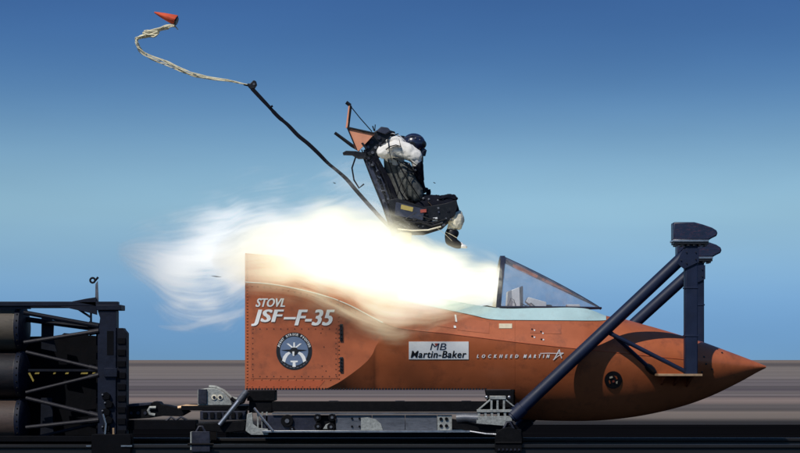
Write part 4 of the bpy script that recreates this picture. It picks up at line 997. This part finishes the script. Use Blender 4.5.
strap('harness_strap', [(388,160,-.20),(393,175,-.22),(399,190,-.22),(406,200,-.2)], .024)
strap('harness_strap', [(403,166,-.16),(412,178,-.17),(420,190,-.16),(424,197,-.14)], .02)
strap('harness_strap', [(413,166,-.27),(420,175,-.25),(424,186,-.18),(425,192,-.14)], .015)
strap('lap_strap', [(402,203,-.24),(412,201,-.2),(422,203,-.14),(428,207,-.1)], .024)
strap('knee_strap', [(428,202,-.235),(433,207,-.24),(437,214,-.235)], .012, 'tan')
strap('leg_strap', [(446,232,-.21),(452,235,-.225),(457,238,-.22)], .012, 'cream')
strap('leg_strap', [(437,228,-.2),(444,233,-.22),(452,241,-.215)], .008, 'cream')
blob('life_vest', [(400,163,-.08,.16,.06),(404,170,-.08,.18,.095),(408,178,-.08,.185,.115),(412,187,-.08,.18,.115),(416,195,-.07,.17,.10),(420,201,-.06,.14,.06)], 'suit', 18, None, 9, .014)
strap('harness_strap', [(397,161,-.25),(402,170,-.285),(408,180,-.295),(415,191,-.285),(421,200,-.25)], .022)
strap('harness_strap', [(409,166,-.26),(405,176,-.29),(400,186,-.285),(397,196,-.25)], .016)
strap('harness_strap', [(413,176,-.28),(408,186,-.295),(402,196,-.26)], .012)
strap('harness_strap', [(398,172,-.28),(406,171.5,-.29),(414,173,-.27)], .010, 'seat_slate')
blob('lap_pack', [(417,200,0,.10,.03),(424,199,0,.2,.06),(434,201,0,.22,.055),(444,200.5,0,.22,.05),(452,198.5,0,.2,.045),(457,201,0,.16,.03)], 'suit_dark', 18, None, 23, .02)
blob('collar', [(392,143,0,.09,.05),(399,141,0,.13,.07),(405,143,0,.13,.075),(409,148,0,.10,.06)], 'suit_dark', 14, None, 24, .01)
for X, y in ((409,164),(415.5,170),(423.5,198.5),(429,199.5),(438,200.5),(442.5,199)):
    q = MB(); q.ball(P(X, y, -.27 if X < 420 else -.2), .016, 8, 6); q.build('buckle', M['alu'], DUM)

# ------------------------------------------------------------------ drogue parachute and its bridle
CHU = thing('drogue_parachute', 'small orange drogue parachute streaming cream cords on a dark strap behind the seat', 'parachute', P(253, 88, 0))
q = MB(); tip = P(154.3, 12.2, 0); n = 16; vs, fs = [], []
ax = (P(176, 21, 0) - tip)
prof = [(0,.006,.008),(.15,.030,.020),(.4,.060,.036),(.7,.09,.050),(.95,.112,.060),(1.0,.105,.056)]
tdir = ax.normalized(); bdir = Vector((0,1,0)); cdir = tdir.cross(bdir)
for t, ra, rb in prof:
    for k in range(n):
        a = 2*pi*k/n; e = (1 + .16*cos(4*a)*t)*(.86 + .14*cos(3*a+1)*t)
        vs.append(tip + ax*t + bdir*(ra*cos(a)*e) + cdir*(rb*sin(a)*e))
for i in range(len(prof)-1):
    for k in range(n): fs.append((i*n+k, i*n+(k+1) % n, (i+1)*n+(k+1) % n, (i+1)*n+k))
fs.append(tuple(range(n))); q.add(vs, fs); cn = q.build('canopy_bag', M['chute'], CHU, smooth=50)
vs = []; q = MB()
for t, rr in ((.995,.9),(1.05,.75)):
    for k in range(n): a = 2*pi*k/n; vs.append(tip + ax*t + bdir*(.085*rr*cos(a)) + cdir*(.058*rr*sin(a)))
q.add(vs, [(k, (k+1) % n, (k+1) % n + n, k+n) for k in range(n)] + [tuple(range(n, 2*n))]); q.build('bag_mouth', M['black'], cn)
path = [(174,25),(169,26),(161,29),(150,31.5),(144,32),(149,33.5),(158,32.5),(154,35.5),(146,35.8),(138.5,37.5),(136,40),(137.5,44.5),(141.5,51),(149,57),(165,63),(185,71.5),(205,77),(228,80.5),(247,84.5)]
px = scurve([(i, p[0]) for i, p in enumerate(path)]); py = scurve([(i, p[1]) for i, p in enumerate(path)])
for k in range(9):
    rnd = random.Random(40+k); a1, a2, a3 = rnd.uniform(0,6), rnd.uniform(0,6), rnd.uniform(0,6); pts = []; rr = []
    for i in range(90):
        t = i/89*(len(path)-1); sp_ = (1.3 if t < 10 else 2.3*max(.12, 1-((t-13.2)/4.8)**2 if t > 13.2 else (.55 + .45*(t-10)/3.2)))
        pts.append(P(px(t) + sp_*sin(t*1.3+a1)*.7 + .25*sin(t*5+a2), py(t) + sp_*sin(t*1.1+a2) + .2*sin(t*6+a1), .05*sin(t+a3)))
        rr.append(.0048 + (.004 if t < 9 else 0))
    q = MB(); q.tube(pts, rr, 5); q.build('cord', M['cord'], CHU)
# gathered cloth where the cords leave the bag
blob('gathered_cloth', [(173,25,0,.016,.014),(166,27.6,.02,.03,.026),(158,30.2,0,.035,.020),(150,31.7,-.02,.025,.014),(143.5,32.2,0,.008,.005)], 'cord', 10, CHU, 12, .012)
blob('gathered_cloth', [(158,32.8,0,.016,.008),(153,34.8,.02,.026,.014),(147,36.2,0,.022,.012),(140,37.7,0,.02,.010),(136.5,40,0,.014,.011),(138.5,46,0,.010,.011)], 'cord', 10, CHU, 13, .010)
q = MB(); q.ptube([(175,26,0),(178,29.5,0)], .008, 6); q.build('cord', M['cord'], CHU)
q = MB(); q.prism([(247.5,83),(250,83.5),(253.5,80),(256,81),(256.8,84.5),(254,88.5),(250.5,89),(248,86.5)], -.03, .03); lk = q.build('link', M['seat_black'], CHU, bevel=.006)
q = MB(); q.disc(253.9, 84, 1.2, -.036, -.028, 8); q.build('link_eye', M['alu'], lk)
q = MB(); q.prism([(243.5,83.6),(248,84.2),(248,86),(243.5,84.9)], -.015, .015); q.build('link_tab', M['web'], lk)
bp = [(252,88.5),(259,96),(268,105.6),(278,116.4),(288,125.0),(298,135.4),(308,143.6),(318,153.0),(328,163.2),(338,171.4),(347,179.6),(357,191.4),(374,210.6),(392,230)]
bx_ = scurve([(i, p[0]) for i, p in enumerate(bp)]); by_ = scurve([(i, p[1]) for i, p in enumerate(bp)])
q = MB(); vs, fs = [], []; nn = 70
for i in range(nn+1):
    t = i/nn*(len(bp)-1); c = P(bx_(t), by_(t), -.02); e = P(bx_(t+.05), by_(t+.05), -.02); tg = (e-c).normalized() if t < len(bp)-1.1 else Vector((.7,0,-.7))
    nv_ = Vector((-tg.z, 0, tg.x)); tw = .15 + .7*sin(t*.55)**2
    wv = nv_*cos(tw) + Vector((0,1,0))*sin(tw); dn = tg.cross(wv)
    wd = .021 + (.006 if 2.5 < t < 3.4 else 0); th = .006
    for a, b in ((-1,-1),(1,-1),(1,1),(-1,1)): vs.append(c + wv*(a*wd) + dn*(b*th))
for i in range(nn):
    for k in range(4): fs.append((i*4+k, i*4+(k+1) % 4, (i+1)*4+(k+1) % 4, (i+1)*4+k))
q.add(vs, fs + [(0,1,2,3), (nn*4,nn*4+3,nn*4+2,nn*4+1)]); q.build('bridle_strap', M['web'], CHU, smooth=30)
q = MB(); q.ptube([(269.5,107.5,-.03),(272.8,105.8,-.03)], .012, 6); q.build('strap_tab', M['web'], CHU)

# small bits of debris in the air
for X, y, ln, lab in ((216.5,276.5,.11,'thin dark sliver of debris flying beside the rear bulkhead'),(334.5,183,.03,'tiny dark fleck of debris beside the bridle strap'),(434.5,182.8,.025,'tiny dark fleck of debris in front of the dummy')):
    q = MB(); c = P(X, y, -.3); q.tube([c + Vector((-ln/2,0,.006)), c + Vector((0,.01,.0)), c + Vector((ln/2,0,-.004))], [.004,.012,.003], 6, flat=.5)
    tag(q.build('debris', M['seat_black'], smooth=40), lab, 'debris')

# ------------------------------------------------------------------ rocket exhaust
def plume_mat(name, x0, x1, rows, dens, emis, em_in, em_out, seed, thr=.62, zscale=4.2, soft=.55, wobble=.6, lo=.12, hi=1.1, tilt=-7, sscale=1.6, cold=False):
    """flame and smoke: density follows a flow tube (centre and radius along x) broken up by streaky noise"""
    m = bpy.data.materials.new(name); m.use_nodes = True; t = m.node_tree; N = t.nodes; L = t.links
    for n in list(N): N.remove(n)
    out = N.new('ShaderNodeOutputMaterial'); co = N.new('ShaderNodeTexCoord'); sx = N.new('ShaderNodeSeparateXYZ'); L.new(co.outputs['Object'], sx.inputs[0])
    def math_(op, a, b=None, c=None):
        n = N.new('ShaderNodeMath'); n.operation = op
        for i, v in enumerate((a, b, c)):
            if v is None: continue
            if isinstance(v, (int, float)): n.inputs[i].default_value = v
            else: L.new(v, n.inputs[i])
        return n.outputs[0]
    u = N.new('ShaderNodeMapRange'); L.new(sx.outputs['X'], u.inputs[0]); u.inputs[1].default_value = x0; u.inputs[2].default_value = x1
    def fc(vals, lo, hi):
        n = N.new('ShaderNodeFloatCurve'); L.new(u.outputs[0], n.inputs['Value']); c = n.mapping.curves[0]
        pts = [((r[0]-x0)/(x1-x0), (v-lo)/(hi-lo)) for r, v in zip(rows, vals)]
        c.points[0].location = pts[0]; c.points[1].location = pts[-1]
        for p in pts[1:-1]: c.points.new(*p)
        n.mapping.update(); return math_('MULTIPLY_ADD', n.outputs[0], hi-lo, lo)
    def rng(i): v = [r[i] for r in rows]; return v, min(v)-.01, max(v)+.01
    zc = fc(*rng(1)); rz = fc(*rng(2)); yc = fc(*rng(3)); ry = fc(*rng(4)); gain = fc(*rng(5))
    # slow billow of the boundary
    wmap = N.new('ShaderNodeMapping'); wmap.inputs['Scale'].default_value = (1.0, 1.5, 1.9); wmap.inputs['Location'].default_value = (seed, 0, 0); L.new(co.outputs['Object'], wmap.inputs[0])
    wn = N.new('ShaderNodeTexNoise'); wn.inputs['Scale'].default_value = 1.5; wn.inputs['Detail'].default_value = 2; L.new(wmap.outputs[0], wn.inputs[0])
    wob = math_('MULTIPLY', math_('SUBTRACT', wn.outputs[0], .5), wobble)
    dz = math_('DIVIDE', math_('SUBTRACT', sx.outputs['Z'], zc), rz); dy = math_('DIVIDE', math_('SUBTRACT', sx.outputs['Y'], yc), ry)
    d = math_('SQRT', math_('ADD', math_('MULTIPLY', dz, dz), math_('MULTIPLY', dy, dy)))
    d2 = math_('ADD', d, wob)
    shp = N.new('ShaderNodeMapRange'); shp.interpolation_type = 'SMOOTHSTEP'; L.new(d2, shp.inputs[0]); shp.inputs[1].default_value = 1.0; shp.inputs[2].default_value = 1-soft; shp.inputs[3].default_value = 0; shp.inputs[4].default_value = 1
    edge = N.new('ShaderNodeMapRange'); edge.interpolation_type = 'SMOOTHSTEP'; L.new(d, edge.inputs[0]); edge.inputs[1].default_value = 1.2; edge.inputs[2].default_value = .95
    # streaks drawn out along the flow
    cb = N.new('ShaderNodeCombineXYZ'); L.new(sx.outputs['X'], cb.inputs[0]); L.new(dy, cb.inputs[1]); L.new(dz, cb.inputs[2])
    sm = N.new('ShaderNodeMapping'); sm.inputs['Scale'].default_value = (.60, zscale*.45, zscale*.6); sm.inputs['Location'].default_value = (seed*3.1, 1, 2); L.new(cb.outputs[0], sm.inputs[0])
    sn = N.new('ShaderNodeTexNoise'); sn.inputs['Scale'].default_value = sscale; sn.inputs['Detail'].default_value = 8; sn.inputs['Roughness'].default_value = .66; sn.inputs['Distortion'].default_value = .6; L.new(sm.outputs[0], sn.inputs[0])
    br_ = math_('MULTIPLY', math_('SUBTRACT', sn.outputs[0], .5), thr*2)
    raw = math_('ADD', math_('MULTIPLY', shp.outputs[0], 1.25), br_)
    cl = N.new('ShaderNodeMapRange'); cl.interpolation_type = 'SMOOTHSTEP'; L.new(raw, cl.inputs[0]); cl.inputs[1].default_value = lo; cl.inputs[2].default_value = hi
    den = math_('MULTIPLY', math_('MULTIPLY', math_('MULTIPLY', cl.outputs[0], shp.outputs[0]), edge.outputs[0]), gain)
    pv = N.new('ShaderNodeVolumePrincipled'); pv.inputs['Color'].default_value = (.93, .95, .97, 1); pv.inputs['Anisotropy'].default_value = .2
    L.new(math_('MULTIPLY', den, dens), pv.inputs['Density'])
    glow = N.new('ShaderNodeMapRange'); L.new(sx.outputs['X'], glow.inputs[0]); glow.inputs[1].default_value = em_in; glow.inputs[2].default_value = em_out; glow.interpolation_type = 'SMOOTHSTEP'
    L.new(math_('MULTIPLY', math_('MULTIPLY', math_('POWER', den, 1.1), emis), glow.outputs[0]), pv.inputs['Emission Strength'])
    cr = N.new('ShaderNodeValToRGB'); L.new(den, cr.inputs[0]); el = cr.color_ramp.elements
    el[0].position = 0; el[0].color = (1, .82, .32, 1); el[1].position = .85; el[1].color = (1, .985, .88, 1)
    e = el.new(.36); e.color = (1, .93, .56, 1)
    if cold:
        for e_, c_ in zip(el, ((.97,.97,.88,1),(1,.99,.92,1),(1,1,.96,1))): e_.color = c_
    L.new(cr.outputs[0], pv.inputs['Emission Color'])
    L.new(pv.outputs[0], out.inputs['Volume'])
    return m
def plume(name, pxrows, label, dens, emis, em_px, seed, **kw):
    rows = []
    for X, yc, rz, Yc, ry, gn in pxrows:
        s = sc_at(Yc); c = P(X, yc, Yc); rows.append((c.x, c.z, rz*s, Yc, ry, gn))
    x0, x1 = rows[0][0], rows[-1][0]
    f = [scurve([(r[0], r[i]) for r in rows]) for i in range(5)]
    q = MB(); n, k = 44, 24; vs, fs = [], []
    for i in range(n+1):
        x = lerp(x0, x1, i/n)
        for j in range(k):
            a = 2*pi*j/k; vs.append((x, f[3](x) + 1.2*f[4](x)*cos(a), f[1](x) + 1.2*f[2](x)*sin(a)))
    for i in range(n):
        for j in range(k): fs.append((i*k+j, i*k+(j+1) % k, (i+1)*k+(j+1) % k, (i+1)*k+j))
    fs.append(tuple(range(k))); fs.append(tuple(n*k+j for j in range(k))); q.add(vs, fs)
    m = plume_mat(name, x0, x1, rows, dens, emis, P(em_px[0],0,-.3).x, P(em_px[1],0,-.3).x, seed, **kw)
    o = q.build(name, m, smooth=60); return tag(o, label, 'flame' if emis > 1 else 'smoke', None, 'stuff')
plume('exhaust_flame', [(212,260,14,-.58,.35,.25),(238,257,46,-.70,.62,.36),(270,253,57,-.74,.74,.50),(300,252,67,-.74,.80,.78),(330,256,80,-.72,.84,1.0),(360,266,88,-.66,.86,1.0),(388,274,88,-.58,.86,1.0),
      (415,281,77,-.48,.80,1.0),(445,288,58,-.36,.70,1.05),(475,285,51,-.26,.60,1.1),(494,285,42,-.16,.54,1.1),(501,286,30,-.12,.45,.9)],
      'white hot rocket flame blasting out of the open cockpit over the hull side', 6.0, 4.0, (170, 290), 3.0, thr=1.7, soft=1.0, wobble=.75, zscale=6.0, lo=.15, hi=.92)
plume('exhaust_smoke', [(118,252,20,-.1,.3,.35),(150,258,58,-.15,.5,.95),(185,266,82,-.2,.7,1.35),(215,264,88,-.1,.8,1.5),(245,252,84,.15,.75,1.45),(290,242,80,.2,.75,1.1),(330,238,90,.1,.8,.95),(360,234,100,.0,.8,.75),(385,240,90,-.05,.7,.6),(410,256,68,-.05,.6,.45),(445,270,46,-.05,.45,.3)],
      'pale feathery smoke streaming back past the rear bulkhead and up behind the seat', 4.4, 2.3, (60, 240), 5.0, thr=2.6, soft=.95, wobble=1.1, zscale=7.5, lo=.30, hi=1.8, sscale=2.4, cold=True)  # smoke emits by itself, standing in for the sunlight it scatters
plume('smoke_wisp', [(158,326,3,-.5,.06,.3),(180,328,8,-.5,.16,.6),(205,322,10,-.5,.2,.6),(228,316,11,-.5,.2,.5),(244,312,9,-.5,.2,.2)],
      'thin pale smoke wisp trailing beside the lower rear bulkhead', 5.0, 3.0, (100, 300), 9.0, thr=1.6, soft=.9, zscale=3, lo=.3, hi=1.6, cold=True)  # sunlit look of the wisp is put in as emission
